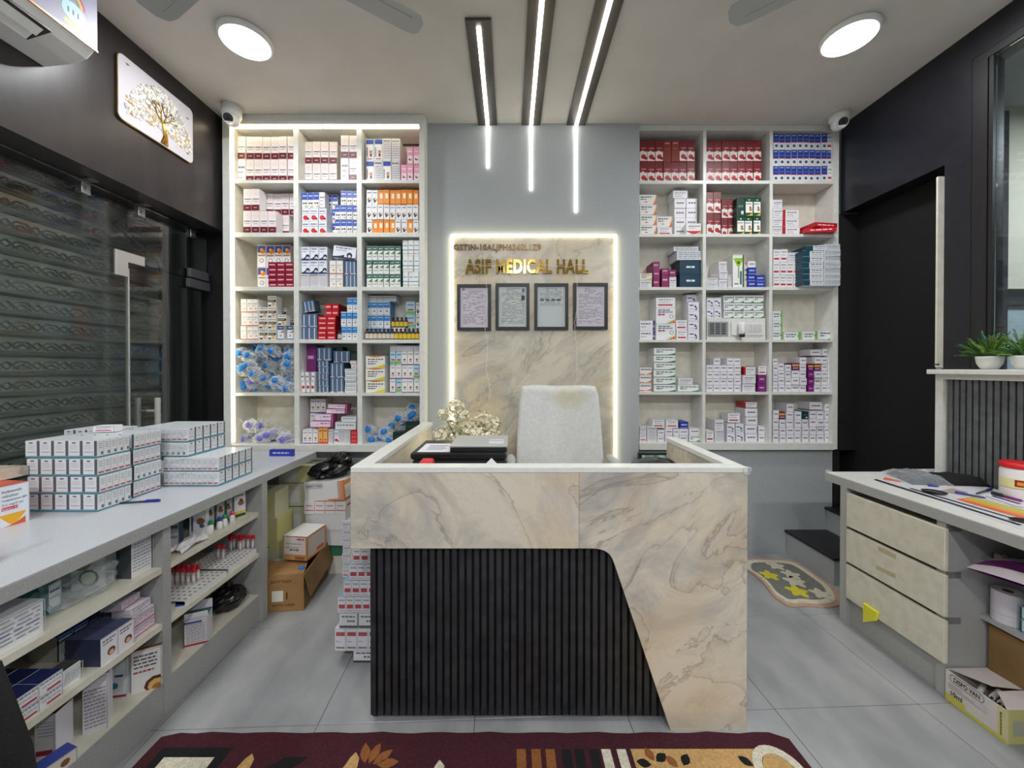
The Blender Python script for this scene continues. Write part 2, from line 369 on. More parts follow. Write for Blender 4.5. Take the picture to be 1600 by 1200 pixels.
# low partition clad with slats under the window
pw = MB(); pw.box(2.42, 2.5, -0.2, YD0 - 0.012, 0, 1.345); pw.box(2.385, 2.42, YD0 - 0.05, YD0 - 0.012, 0, 1.345)
pw.box(2.385, 2.5, -0.2, YD0 - 0.05, 1.318, 1.345); 
part_w = pw.build('wall_partition', 'white', kind='structure')
sb = MB(); sb.box(2.417, 2.4199, 0.2, YD0 - 0.05, 0.05, 1.318); sb.build('backing_board', 'groove', part_w)
sm = MB(); sm.bevel_box(2.398, 2.4165, -0.0098, 0.0098, 0.05, 1.3175, 0.002); sme = sm.mesh('slat', 'slatR')
for i in range(48): link('slat', sme, part_w, None, (0, 2.092 - 0.0286 * i, 0))
lg = MB(); lg.bevel_box(2.34, 2.56, -0.2, YD0 - 0.005, 1.346, 1.372, 0.003); lg.build('trim_3', 'white', kind='structure')
# window over the partition, with the next room behind it
wf = MB()
wf.box(2.431, 2.47, 1.965, 2.029, 1.373, WT - 0.001); wf.box(2.431, 2.47, -0.2, 1.965, WT - 0.04, WT - 0.001); wf.box(2.431, 2.47, -0.2, -0.14, 1.373, WT - 0.04)
wf.box(2.436, 2.466, 1.945, 1.963, 1.373, WT - 0.041)
win = wf.build('window_1', 'black', kind='structure')
gp = MB(); gp.box(2.448, 2.454, -0.139, 1.944, 1.374, WT - 0.041); gp.build('pane', 'glassR', win)
nr = MB()
nr.box(2.62, 3.34, 2.6, 2.7, 0, 3.1, (20, 21, 24)); nr.box(3.3, 5.2, 2.62, 2.7, 1.92, 3.2, (196, 190, 172)); nr.box(3.3, 5.2, 2.62, 2.7, 0, 1.82, (150, 166, 172))
nr.box(3.34, 5.2, 2.60, 2.62, 1.80, 1.90, (22, 22, 24)); nr.box(3.28, 3.34, 2.58, 2.62, 0, 3.1, (26, 27, 30))
nr.box(2.62, 5.3, -0.6, 2.8, -0.05, 0, (140, 142, 144)); nr.box(2.62, 5.3, -0.6, 2.8, 3.15, 3.2, (180, 182, 182)); nr.box(5.2, 5.3, -0.6, 2.7, 0, 3.2, (170, 172, 168)); nr.box(2.62, 5.3, -0.7, -0.6, 0, 3.2, (170, 172, 168))
nr.build('wall_far_room', 'matte', kind='structure')
area('far_room_light', (3.9, 1.6, 3.1), 0.5, 90, DAY)
# stair going up through the doorway
st = MB(); st.box(2.05, 2.559, 2.42, 2.838, 0, 0.165); s1 = st.build('stair_step', 'greywall'); s1['kind'] = 'structure'
st = MB(); st.box(2.035, 2.559, 2.405, 2.8385, 0.166, 0.182); st.build('tread', 'black', s1)
st = MB(); st.box(2.345, 2.559, 2.42, 2.838, 0.1825, 0.335); s2 = st.build('stair_step', 'greywall'); s2['kind'] = 'structure'
st = MB(); st.box(2.33, 2.559, 2.405, 2.8385, 0.336, 0.352); st.build('tread', 'black', s2)
# rolling shutter
XS = -2.52
sh = thing('rolling_shutter', 'grey metal rolling shutter with embossed slats behind the glass partition', 'shutter', (XS, 0, 0))
prof = [(-0.004, 0), (0.016, 0.003), (0.024, 0.012), (0.016, 0.021), (-0.004, 0.026), (0.0, 0.034), (-0.004, 0.05), (-0.006, 0.068), (-0.004, 0.085), (0.0, 0.102)]
sl = MB()
y0, y1 = -0.6, 2.78
n = len(prof); vs = [(x, y0, z) for x, z in prof] + [(x, y1, z) for x, z in prof]
sl._a(vs, [(i, n + i, n + i + 1, i + 1) for i in range(n - 1)])
# embossed plait on the slat face
def plait(mb, ya, yb):
    p = 0.125; k = int((yb - ya) / p)
    for q in range(k):
        a = ya + q * p
        for (u0, w0, u1, w1) in [(0, 0.040, .35, 0.080), (.35, .080, .65, .080), (.65, .080, 1.0, .040), (0, .080, .35, .040), (.35, .040, .65, .040), (.65, .040, 1, .080), (.2, .04, .5, .066), (.5, .066, .8, .04)]:
            A = Vector((a + u0 * p, w0)); B = Vector((a + u1 * p, w1)); d = (B - A).normalized() * 0.0; nn = Vector((-(B - A).y, (B - A).x)).normalized() * 0.0050
            e = 0.0015; x = -0.003
            P = [A - nn, B - nn, B + nn, A + nn]
            vs = [(x - 0.002, p_.x, p_.y) for p_ in P] + [(x + 0.009, A.x, A.y), (x + 0.009, B.x, B.y)]
            mb._a(vs, [(0, 1, 5, 4), (4, 5, 2, 3), (0, 4, 3), (1, 2, 5)])
plait(sl, 0.3, 2.76)
slm = sl.mesh('slat', 'shutter')
for i in range(25):
    s_ = link('slat', slm, sh, None, (0, 0, 0.004 + i * 0.1022))
gd = MB(); gd.box(XS - 0.03, XS + 0.03, 2.762, 2.799, 0, 2.35); g_ = gd.build('guide_rail', 'groove', sh); g_.location = (-XS, 0, 0)
# glass partition
XG = -2.20
gt = thing('glass_partition', 'frameless clear glass partition and door with steel patches', 'glass partition', (0, 0, 0))
gb = MB(); gb.box(XG - 0.005, XG + 0.005, -0.6, 2.205, 0.0, 2.345); gb.build('fixed_pane', 'glass', gt)
gb = MB(); gb.box(XG - 0.005, XG + 0.005, 2.215, 2.74, 0.012, 1.99); gdoor = gb.build('door_pane', 'glass', gt)
gb = MB(); gb.box(XG - 0.005, XG + 0.005, 2.215, 2.795, 1.998, 2.345); gb.build('top_pane', 'glass', gt)
gb = MB(); gb.box(XG - 0.009, XG + 0.009, 2.206, 2.2145, 0.0, 1.95); gb.build('edge_strip', 'patch', gt)
gb = MB(); gb.prism([(2.13, 1.90), (2.20, 1.90), (2.20, 1.985), (2.30, 1.985), (2.30, 2.04), (2.13, 2.04)], XG + 0.006, XG + 0.018, 'x'); bevel(gb.build('patch_fitting', 'patch', gt), 0.002)
gb = MB(); gb.bevel_box(XG + 0.006, XG + 0.03, 2.60, 2.785, 1.93, 1.99, 0.003); gb.bevel_box(XG + 0.006, XG + 0.03, 2.61, 2.775, 2.0, 2.06, 0.003); gb.build('patch_fitting', 'dgplastic', gt)
for y in (1.99, 2.29, 2.66):
    gb = MB(); gb.bevel_box(XG - 0.012, XG + 0.012, y - 0.022, y + 0.022, 2.28, 2.335, 0.002); gb.box(XG - 0.012, XG + 0.05, y - 0.022, y + 0.022, 2.348, 2.354)
    gb.tube([(XG + 0.010, y, 2.305), (XG + 0.018, y, 2.305)], 0.009); gb.build('clip', 'steel', gt)
gb = MB()
for dx in (-0.06, 0.06):
    gb.tube([(XG + dx, 2.33, 0.96), (XG + dx, 2.33, 1.20)], 0.015, 12)
gb.tube([(XG - 0.06, 2.33, 1.12), (XG + 0.06, 2.33, 1.12)], 0.008, 10); gb.tube([(XG - 0.06, 2.33, 1.0), (XG + 0.06, 2.33, 1.0)], 0.008, 10)
gb.build('door_handle', 'patch', gt, smooth=False)
gb = MB(); pts = [(-2.36, 2.30, 2.25), (-2.36, 2.5, 2.13)] + [(-2.36, 2.5 + 0.12 * math.sin(a), 2.01 + 0.12 * math.cos(a)) for a in [0.3, 0.7, 1.1, 1.57]] + [(-2.36, 2.62, 1.6), (-2.36, 2.62, 0.0)]
o = gb.tube(pts, 0.014, 8).build('drain_hose', 'dgplastic', smooth=True); tag(o, 'grey hose bending down behind the glass door', 'hose')

# ================================================================== SHELF UNITS
YL, YR = 2.74, 2.82
def px_x(px, py, y): return W(px, py, y).x
def px_z(py, y): return W(800, py, y).z
LF = [281, 363.3, 448, 530.5, 614, 694]; LC = [202, 286, 370, 454, 536, 618.5]
RF = [282, 365.5, 448.5, 531, 612.6, 692]; RC = [204, 287, 370, 453, 534.5, 616.6]
LX = [(366, 458.3), (466, 557.3), (564.8, 655)]; RX = [(999.3, 1098.8), (1103.7, 1203), (1207.8, 1303)]
def shelf_unit(name, label, Y, Fy, Cy, Xs, depth, Yfr):
    t = thing(name, label, 'shelf unit', (0, 0, 0))
    X = [(px_x(a, 240, Y), px_x(b, 240, Y)) for a, b in Xs]
    zt = px_z(Cy[0], Y); zb = px_z(Fy[5], Y)
    m = MB(); m.box(X[0][0], X[2][1], Y + depth, Y + depth + 0.015, zb - 0.02, zt + 0.02); m.build('back_panel', 'cream', t)
    for a, b in ((X[0][1], X[1][0]), (X[1][1], X[2][0])):
        m = MB(); m.box(a, b, Y, Y + depth - 0.0005, zb + 0.0005, zt - 0.0005); m.build('divider', 'white', t)
    for r in range(5):
        z1 = px_z(Fy[r], Y); z0 = px_z(Cy[r + 1], Y)
        for a, b in X:
            m = MB(); m.box(a + 0.0005, b - 0.0005, Y + 0.001, Y + depth - 0.0005, z0, z1); m.build('shelf', 'white', t)
    return t, X, zt, zb
DL, DR = 0.235, 0.175
ut, XL3, ztl, zbl = shelf_unit('shelf_unit', 'white pigeonhole shelf unit with lit edge, left of marble panel', YL, LF, LC, LX, DL, 2.70)
x0 = XL3[0][0]; x1 = XL3[2][1]; xo = px_x(347.5, 240, 2.70); xe = px_x(663, 240, 2.70)
ztop = px_z(187, 2.70)
m = MB(); m.box(x0 - 0.012, x0, YL, YL + DL, zbl - 0.0, ztl + 0.0); m.build('side_panel', 'cream', ut)
m = MB(); m.box(x1 + 0.0002, px_x(655, 240, 2.70) + 0.0, 2.75, YL + DL, zbl, ztl); m.build('side_panel', 'cream', ut)
m = MB(); m.box(xo, px_x(358.5, 240, 2.70), 2.70, YL + DL + 0.01, 0.80 + 0.002, CEIL - 0.001); m.build('side_panel', 'white', ut)
m = MB(); m.box(px_x(655, 240, 2.70), xe, 2.70, 2.799, zbl - 0.05, CEIL - 0.001); m.build('side_panel', 'white', ut)
m = MB(); m.box(px_x(358.5, 240, 2.70), px_x(655, 240, 2.70), 2.70, 2.94, ztop - 0.03, CEIL - 0.001); m.build('top_panel', 'white', ut)
m = MB(); m.box(px_x(358.5, 240, 2.70), px_x(655, 240, 2.70), YL - 0.035, YL + DL, px_z(706, YL - 0.035), zbl); m.build('bottom_panel', 'white', ut)
ur, XR3, ztr, zbr = shelf_unit('shelf_unit', 'white pigeonhole shelf unit right of marble panel, beside black doorway', YR, RF, RC, RX, DR, 2.82)
m = MB(); m.box(XR3[2][1], px_x(1311, 240, YR), YR, YR + DR, px_z(702, YR), ztr); m.build('side_panel', 'white', ur)
m = MB(); m.box(xb + 0.0005, XR3[0][0], YR + 0.0, YR + DR, px_z(702, YR), ztr); m.build('side_panel', 'white', ur)
m = MB(); m.box(xb + 0.0005, px_x(1311, 240, YR), YR, YR + DR, ztr, CEIL - 0.001); m.build('top_panel', 'white', ur)
m = MB(); m.box(XR3[0][0], XR3[2][1], YR - 0.02, YR + DR, px_z(702, YR), zbr); m.build('bottom_panel', 'white', ur)
# led strips of the left unit
ls = MB(); xa_ = px_x(361.5, 240, 2.715); ls.box(xa_ - 0.007, xa_ + 0.007, 2.712, 2.726, zbl + 0.02, ztop - 0.045); o = ls.build('led_strip', 'ledwarm'); tag(o, 'vertical warm led strip along left edge of left shelf unit', 'led strip', 'led strips edging the left shelf unit')
for a, b in ((364, 503), (506, 655)):
    ls = MB(); ls.box(px_x(a, 240, 2.72), px_x(b, 240, 2.72) - 0.002, 2.716, 2.73, px_z(200, 2.72), px_z(196, 2.72)); o = ls.build('led_strip', 'ledwarm')
    tag(o, ('left' if a < 400 else 'right') + ' half of led strip above the left shelf unit', 'led strip', 'led strips edging the left shelf unit')
area('led_wash_l', (0.5 * (x0 + x1), 2.60, ztop - 0.1), 1.2, 0.8, (1, 0.93, 0.8), (math.radians(-25), 0, 0), 'RECTANGLE', 0.03)

# ================================================================== CARTONS
KD = {}
def TXL(u0, u1, v, h, col, seed=1):
    r = random.Random(seed * 31 + int(v * 1000)); out = []; u = u0
    while u < u1 - 0.03:
        w = r.uniform(0.08, 0.2); e = min(u + w, u1); out.append(('r', u, e, v, v + h, col)); u = e + 0.035
    return out
INK = (84, 86, 96); LG = (150, 152, 160)
def K(k, desc, base, decs=(), side=None, top=None): KD[k] = (desc, base, list(decs), side or base, top or side or base)
WH = (230, 228, 232)
K('m', 'maroon-banded white carton', (238, 228, 228), [('r', 0, 1, .02, .29, (104, 22, 36)), ('c', .5, .80, .36, (222, 196, 194)), ('c', .5, .80, .29, (240, 230, 228)), ('c', .5, .8, .16, (226, 206, 204))] + TXL(.12, .9, .52, .045, INK) + TXL(.2, .8, .42, .03, LG) + TXL(.3, .7, .13, .04, (210, 190, 190)), (238, 232, 230))
K('q', 'plain white carton', WH, TXL(.12, .88, .62, .09, INK, 2) + TXL(.12, .7, .42, .06, LG, 3) + TXL(.12, .6, .18, .05, LG, 4))
K('p', 'tall white text-printed carton', WH, sum([TXL(.12, .88, .12 + .1 * i, .03, LG, i) for i in range(7)], []) + TXL(.1, .9, .86, .05, INK, 9))
K('b', 'blue-topped white foot-care carton', (240, 240, 242), [('r', 0.05, .95, .76, .97, (36, 70, 168)), ('c', .62, .42, .2, (206, 150, 108)), ('r', .5, .75, .2, .34, (130, 64, 46)), ('r', .12, .2, .2, .62, (40, 60, 150))] + TXL(.2, .8, .07, .05, (190, 60, 60)))
K('k', 'pink and white carton', (238, 168, 196), [('r', .1, .9, .06, .5, (246, 226, 234)), ('c', .5, .3, .24, (60, 40, 50)), ('c', .56, .33, .14, (244, 226, 234))] + TXL(.15, .85, .7, .07, (250, 240, 245)), (232, 150, 184))
K('s', 'small blue-topped carton', (236, 236, 240), [('r', 0, 1, .52, 1, (52, 84, 176)), ('c', .3, .3, .17, (96, 86, 60)), ('c', .68, .3, .17, (60, 60, 66)), ('r', .45, .9, .05, .14, (190, 190, 120))] + TXL(.15, .85, .74, .07, (220, 226, 246)), (210, 214, 226))
K('r', 'white carton with red fruit', (228, 232, 240), [('c', .42, .26, .3, (206, 40, 44)), ('c', .72, .18, .16, (160, 26, 30))] + TXL(.1, .8, .72, .07, INK) + TXL(.1, .9, .56, .04, LG))
K('w', 'small white carton, black figure', (240, 238, 238), [('c', .52, .34, .34, (36, 30, 34)), ('c', .6, .38, .2, (226, 200, 190)), ('c', .44, .2, .18, (36, 30, 34))] + TXL(.15, .85, .78, .06, INK))
K('o', 'small orange carton', (240, 146, 36), [('r', .32, .78, .42, .74, (250, 236, 214)), ('r', 0, 1, 0, .08, (196, 112, 20))] + TXL(.15, .85, .86, .05, (200, 110, 10)), (228, 134, 30))
K('f', 'orange-and-blue topped fruit carton', (240, 238, 236), [('r', .03, .97, .66, .97, (70, 84, 160)), ('c', .62, .72, .3, (240, 130, 40)), ('c', .5, .8, .16, (250, 206, 60)), ('c', .5, .3, .26, (60, 60, 64)), ('c', .5, .3, .2, (238, 236, 234))] + TXL(.1, .9, .5, .06, (180, 120, 60)))
K('M', 'flat maroon carton', (150, 18, 52), TXL(.15, .85, .36, .24, (236, 200, 210)) + [('r', 0, 1, .93, 1, (96, 8, 30))], (130, 12, 42))
K('n', 'navy-curved white carton', (232, 236, 242), [('r', 0, 1, 0, .12, (24, 42, 92)), ('c', .72, .3, .24, (24, 38, 70)), ('c', .72, .22, .12, (230, 216, 210)), ('t', 0, .5, .12, .3, (24, 42, 92))] + TXL(.1, .8, .8, .07, (60, 80, 140)) + TXL(.1, .6, .62, .05, LG), (206, 212, 222))
K('g', 'green-topped white carton', (236, 240, 238), [('r', 0, 1, .68, 1, (24, 104, 76)), ('t', 0, 1, .44, .68, (24, 104, 76)), ('t', 0, 1, .36, .46, (196, 214, 80))] + TXL(.2, .85, .22, .05, INK) + TXL(.2, .8, .8, .05, (220, 240, 230)), (30, 96, 72))
K('l', 'patterned white and teal carton', (240, 242, 242), [('r', 0, 1, .34, .40, (60, 160, 190))] + [('c', .15 + .23 * i, .14, .09, c) for i, c in enumerate([(220, 80, 60), (90, 150, 90), (240, 170, 60), (190, 90, 60)])] + TXL(.15, .85, .62, .07, LG))
K('e', 'red-lined white carton', (240, 236, 230), [('r', 0, 1, .02, .08, (196, 40, 48)), ('c', .6, .28, .16, (220, 160, 100))] + TXL(.12, .85, .62, .06, LG) + TXL(.12, .6, .48, .04, LG))
K('c', 'black-banded white carton', (238, 236, 232), [('r', .05, .95, .42, .66, (34, 32, 36)), ('c', .66, .24, .24, (214, 176, 130)), ('r', .05, .4, .06, .2, (60, 54, 54))] + TXL(.1, .9, .8, .07, (60, 80, 100)) + TXL(.15, .8, .5, .08, (220, 200, 150)))
K('C', 'blue and orange topped carton', (236, 238, 242), [('r', 0, 1, .70, 1, (30, 74, 130)), ('t', 0, 1, .5, .7, (220, 96, 60)), ('c', .5, .28, .12, (60, 120, 180)), ('r', 0, 1, 0, .06, (40, 60, 120))] + TXL(.2, .8, .82, .06, (220, 230, 250)))
K('S', 'wrapped slate-blue strip pack', (86, 112, 142), [('r', .04 + .33 * i + .10, .04 + .33 * i + .15, .08, .92, (222, 230, 238)) for i in range(3)] + [('r', 0, 1, 0, .06, (220, 214, 224)), ('r', .3, .5, 0, .06, (180, 50, 90)), ('r', .33, .34, 0, 1, (50, 68, 92)), ('r', .66, .67, 0, 1, (50, 68, 92))], (70, 92, 120))
K('R', 'flat red carton', (206, 22, 36), TXL(.15, .85, .36, .24, (250, 214, 214)) + [('r', 0, 1, .92, 1, (150, 10, 20))], (176, 14, 28))
K('B', 'blue-panelled white carton', (236, 240, 244), [('r', 0, 1, .5, .92, (34, 132, 206)), ('c', .5, .2, .22, (150, 120, 90)), ('c', .5, .12, .2, (236, 240, 244))] + TXL(.15, .85, .74, .05, (220, 240, 250)) + TXL(.2, .8, .38, .04, LG), (60, 140, 196))
K('T', 'pale blue and green carton', (182, 214, 230), [('r', 0, 1, .06, .24, (116, 186, 70)), ('r', .2, .8, .3, .42, (210, 60, 50))] + TXL(.15, .85, .7, .07, (40, 70, 110)), (150, 190, 214))
K('E', 'emblem-printed white carton', (240, 236, 236), [('r', 0, 1, 0, .06, (70, 60, 150)), ('c', .5, .38, .22, (178, 140, 110)), ('c', .5, .38, .12, (120, 80, 60)), ('r', .25, .75, .2, .25, (178, 140, 110))] + TXL(.2, .8, .76, .05, INK))
K('Y', 'white and yellow tablet carton', (238, 236, 226), [('t', .0, 1, .0, .34, (220, 200, 40)), ('t2', .0, 1, .86, 1, (224, 120, 60))] + TXL(.12, .9, .66, .09, INK, 4) + TXL(.12, .6, .48, .07, INK, 5) + TXL(.12, .5, .3, .08, (90, 60, 110), 6), (240, 240, 236))
K('P', 'purple carton', (124, 38, 118), TXL(.2, .8, .42, .14, (226, 190, 224)), (108, 30, 102))
K('A', 'royal blue carton', (42, 62, 170), TXL(.15, .85, .45, .18, (210, 220, 250)) + [('r', 0, 1, .0, .06, (200, 206, 240))], (36, 52, 150))
K('V', 'magenta-purple carton', (146, 36, 96), TXL(.15, .8, .55, .14, (240, 200, 220)) + [('r', .0, .08, 0, 1, (100, 20, 64))], (124, 26, 80))
K('d', 'dark red pomegranate carton', (138, 26, 34), [('r', .08, .92, .72, .92, (112, 36, 40)), ('r', 0, 1, .04, .48, (236, 226, 222)), ('t', 0, .5, .48, .56, (236, 226, 222)), ('c', .48, .24, .32, (178, 30, 34)), ('c', .78, .16, .2, (140, 16, 22)), ('c', .34, .32, .1, (222, 110, 90))] + TXL(.2, .8, .62, .035, (230, 180, 180)), (120, 22, 30))
K('D', 'plain brick-red carton back', (140, 56, 46), TXL(.2, .8, .84, .05, (230, 190, 180)) + TXL(.25, .75, .6, .03, (190, 120, 110)), (120, 40, 34))
K('z', 'blue and white carton, dark disc', (236, 238, 242), [('r', 0, 1, .48, 1, (34, 66, 160)), ('c', .5, .24, .26, (30, 40, 50)), ('c', .5, .25, .12, (90, 140, 150)), ('r', 0, 1, .44, .48, (210, 60, 60))] + TXL(.2, .8, .86, .05, (230, 236, 250)) + TXL(.15, .85, .62, .03, (150, 170, 220)), (214, 218, 230))
K('O', 'orange-swooshed white carton', (240, 238, 234), [('t', .7, 1, .0, .8, (226, 110, 48)), ('t', .8, 1, .3, 1, (240, 150, 70)), ('r', .98, 1, 0, 1, (120, 60, 30))] + TXL(.06, .7, .7, .11, INK, 2) + TXL(.06, .4, .5, .08, INK, 3) + TXL(.3, .5, .22, .1, (200, 120, 90), 3))
K('h', 'green, white and yellow herbal carton', (18, 78, 54), [('r', .06, .94, .2, .78, (240, 240, 232)), ('c', .68, .36, .2, (190, 130, 90)), ('c', .64, .48, .13, (120, 80, 50)), ('t', .06, .94, .04, .2, (232, 190, 40)), ('c', .5, .88, .1, (200, 220, 200))] + TXL(.1, .8, .64, .05, INK), (16, 66, 46))
K('H', 'dark green carton', (14, 60, 44), TXL(.2, .8, .5, .1, (90, 140, 120)) + [('r', .55, .85, .12, .3, (226, 230, 226))], (12, 48, 36))
K('J', 'plain black-green carton', (14, 44, 36), TXL(.2, .8, .55, .06, (60, 92, 80)), (10, 34, 28))
K('v', 'red-ended white carton', (238, 234, 236), [('r', 0, .16, 0, 1, (184, 30, 40))] + TXL(.24, .9, .62, .1, INK, 2) + TXL(.24, .6, .38, .07, LG, 3) + TXL(.24, .7, .2, .05, LG, 8), (176, 28, 38))
K('N', 'large navy-teal box', (26, 62, 84), TXL(.3, .68, .44, .14, (226, 236, 240)), (20, 48, 66))
K('W', 'pale box with fine print', (226, 230, 234), sum([TXL(.05, .95, .16 + .2 * i, .08, LG, 11 + i) for i in range(4)], []), (214, 218, 222))
K('Z', 'teal-ended pale flat box', (226, 230, 234), [('r', 0, .34, 0, 1, (24, 70, 86))] + TXL(.42, .95, .6, .13, INK, 5) + TXL(.42, .9, .25, .1, LG, 6), (22, 62, 78))
K('y', 'white carton with red-yellow wave', (240, 238, 236), [('t', 0, 1, 0, .34, (232, 180, 60)), ('t2', 0, 1, 0.0, .3, (190, 30, 60))] + TXL(.15, .9, .7, .08, INK) + TXL(.15, .6, .54, .05, LG))
K('x', 'white carton with red label bar', (238, 236, 238), [('r', .1, .85, .18, .32, (192, 34, 54))] + TXL(.15, .85, .74, .07, INK) + TXL(.15, .7, .52, .05, LG))
K('Q', 'small white printed carton', (236, 233, 238), TXL(.18, .85, .45, .15, (92, 92, 110), 3))
K('j', 'white carton with blue swirl', (236, 234, 240), [('r', .1, .5, .56, .68, (50, 80, 150)), ('c', .7, .5, .16, (34, 40, 80)), ('c', .76, .56, .1, (236, 234, 240)), ('t', .5, .8, .12, .4, (34, 40, 80))] + TXL(.12, .6, .2, .06, LG))
K('G', 'green-swooshed white carton', (238, 240, 238), [('t', .3, 1, .0, .3, (50, 140, 70)), ('r', 0, 1, 0, .06, (50, 140, 70))] + TXL(.1, .95, .64, .12, INK, 7) + TXL(.1, .4, .38, .12, (40, 90, 60), 8))
K('i', 'white carton with lime end', (238, 240, 238), [('r', .84, 1, 0, 1, (120, 190, 80)), ('c', .82, .5, .1, (90, 170, 70))] + TXL(.1, .75, .6, .12, INK, 7) + TXL(.1, .6, .35, .1, (60, 90, 120), 8))
K('U', 'large rainbow-curved tablet box', (240, 238, 240), [('c', .80, .46, .13, (90, 90, 96)), ('c', .80, .46, .10, (240, 238, 240)), ('t', .42, .98, .12, .3, (232, 190, 40)), ('t', .55, .98, .06, .2, (216, 60, 60)), ('t', .42, .8, .02, .12, (90, 170, 70))] + TXL(.1, .75, .82, .06, INK, 2) + TXL(.1, .85, .7, .06, INK, 3) + TXL(.1, .45, .54, .08, (150, 40, 80), 4))
K('u', 'white tablet carton with purple end', (238, 236, 240), [('r', .84, 1, 0, 1, (90, 60, 150)), ('r', .84, 1, .3, .5, (150, 200, 70))] + TXL(.08, .75, .6, .12, INK, 7) + TXL(.08, .4, .3, .08, LG, 8))
K('t', 'flat pale grey carton', (226, 228, 230), TXL(.1, .9, .5, .2, LG, 4), (214, 216, 220))
K('2', 'orange-swooshed long white carton', (240, 236, 234), [('t', .2, 1, .1, .42, (224, 110, 70)), ('r', 0, .4, .08, .2, (224, 110, 70))] + TXL(.1, .9, .66, .14, INK))
K('3', 'purple and orange banded carton', (110, 36, 96), [('r', 0, 1, .55, .82, (230, 170, 60))] + TXL(.15, .85, .22, .14, (230, 200, 230)))
K('4', 'orange carton with red figure', (238, 178, 96), [('c', .5, .25, .24, (212, 60, 30)), ('r', 0, 1, .0, .12, (226, 80, 50))] + TXL(.15, .85, .8, .07, (120, 60, 30)), (230, 150, 80))
K('5', 'pink-ended long white carton', (238, 222, 236), [('r', 0, 1, 0, .1, (190, 60, 130)), ('c', .32, .5, .12, (200, 90, 150)), ('c', .32, .5, .08, (238, 222, 236)), ('r', .9, 1, 0, 1, (160, 40, 110))] + TXL(.45, .85, .55, .13, (150, 50, 110)), (170, 60, 120))
K('6', 'tall white carton, green funnel', (240, 242, 238), [('t2', .08, .92, .62, .9, (150, 196, 50)), ('r', .46, .56, .3, .62, (120, 170, 40)), ('r', .86, 1, 0, 1, (60, 90, 50)), ('c', .5, .76, .12, (60, 90, 40))] + TXL(.15, .5, .1, .04, INK) + [('r', .62, .8, .1, .5, (90, 110, 130))], (236, 236, 232))
K('7', 'narrow blue-white carton', (226, 234, 244), [('r', 0, 1, .7, 1, (70, 130, 190))] + TXL(.15, .85, .3, .12, INK))
K('8', 'red patterned carton', (214, 40, 54), [('c', .2 + .3 * i, .2 + .3 * j, .08, (244, 170, 170)) for i in range(3) for j in range(3)], (190, 30, 44))
CM = {}
def carton_mesh(k, w, h, d, right=None):
    key = (k, round(w, 3), round(h, 3), round(d, 3), right)
    if key in CM: return CM[key]
    desc, base, decs, side, top = KD[k]
    m = MB(); m.box(-w / 2, w / 2, -d / 2, d / 2, 0, h, cols=[base, right or side, side, side, base, top])
    e = 0.0003; yy = -d / 2
    g = tuple(int(q * .80) for q in base); t0, t1 = min(.05, .0022 / w), min(.06, .0022 / h)  # darker right and top edges paint in the shadow gaps between cartons
    decs = list(decs) + [('r', 1 - t0, 1, 0, 1, g), ('r', 0, 1, 1 - t1, 1, g)]
    for n_, dd in enumerate(decs):
        y = yy - e * (1 + n_ * 0.6); kd = dd[0]
        if kd == 'r':
            _, u0, u1, v0, v1, c = dd; vs = [(-w / 2 + u * w, y, v * h) for u, v in ((u0, v0), (u1, v0), (u1, v1), (u0, v1))]; m._a(vs, [(0, 1, 2, 3)], c)
        elif kd in ('t', 't2'):     # curved swoosh: low at one side, high at the other
            _, u0, u1, v0, v1, c = dd; n = 6; vs = []
            for i in range(n + 1):
                q = i / n; u = u0 + (u1 - u0) * q; s_ = (q * q) if kd == 't' else (1 - (1 - q) ** 2)
                if kd == 't': vs += [(-w / 2 + u * w, y, v0 * h), (-w / 2 + u * w, y, (v0 + (v1 - v0) * s_) * h)]
                else: vs += [(-w / 2 + u * w, y, (v1 - (v1 - v0) * min(1, 2 * min(q, 1 - q) + .15)) * h), (-w / 2 + u * w, y, v1 * h)]
            m._a(vs, [(2 * i, 2 * i + 2, 2 * i + 3, 2 * i + 1) for i in range(n)], c)
        else:
            _, cu, cv, r, c = dd; R = r * min(w, h) * (1.0 if w <= h else 1.0); n = 10
            cx_ = -w / 2 + cu * w; cz_ = cv * h
            vs = [(min(w / 2, max(-w / 2, cx_ + R * math.cos(2 * math.pi * i / n))), y, min(h, max(0, cz_ + R * math.sin(2 * math.pi * i / n)))) for i in range(n)]
            m._a(vs, [tuple(range(n))], c)
    me = m.mesh('medicine_carton', 'card'); CM[key] = me; return me
ORD = ['first', 'second', 'third', 'fourth', 'fifth', 'sixth', 'seventh', 'eighth', 'ninth', 'tenth', 'eleventh', 'twelfth', 'thirteenth']
RN = ['top', 'second', 'third', 'fourth', 'fifth', 'bottom']; CN = ['left', 'middle', 'right']
UNIT = {'L': (YL, LF, LX, DL, 'left'), 'R': (YR, RF, RX, DR, 'right')}
def cellname(c): return f"{UNIT[c[0]][4]} unit {RN[int(c[1]) - 1]}-row {CN[int(c[2]) - 1]} cell"
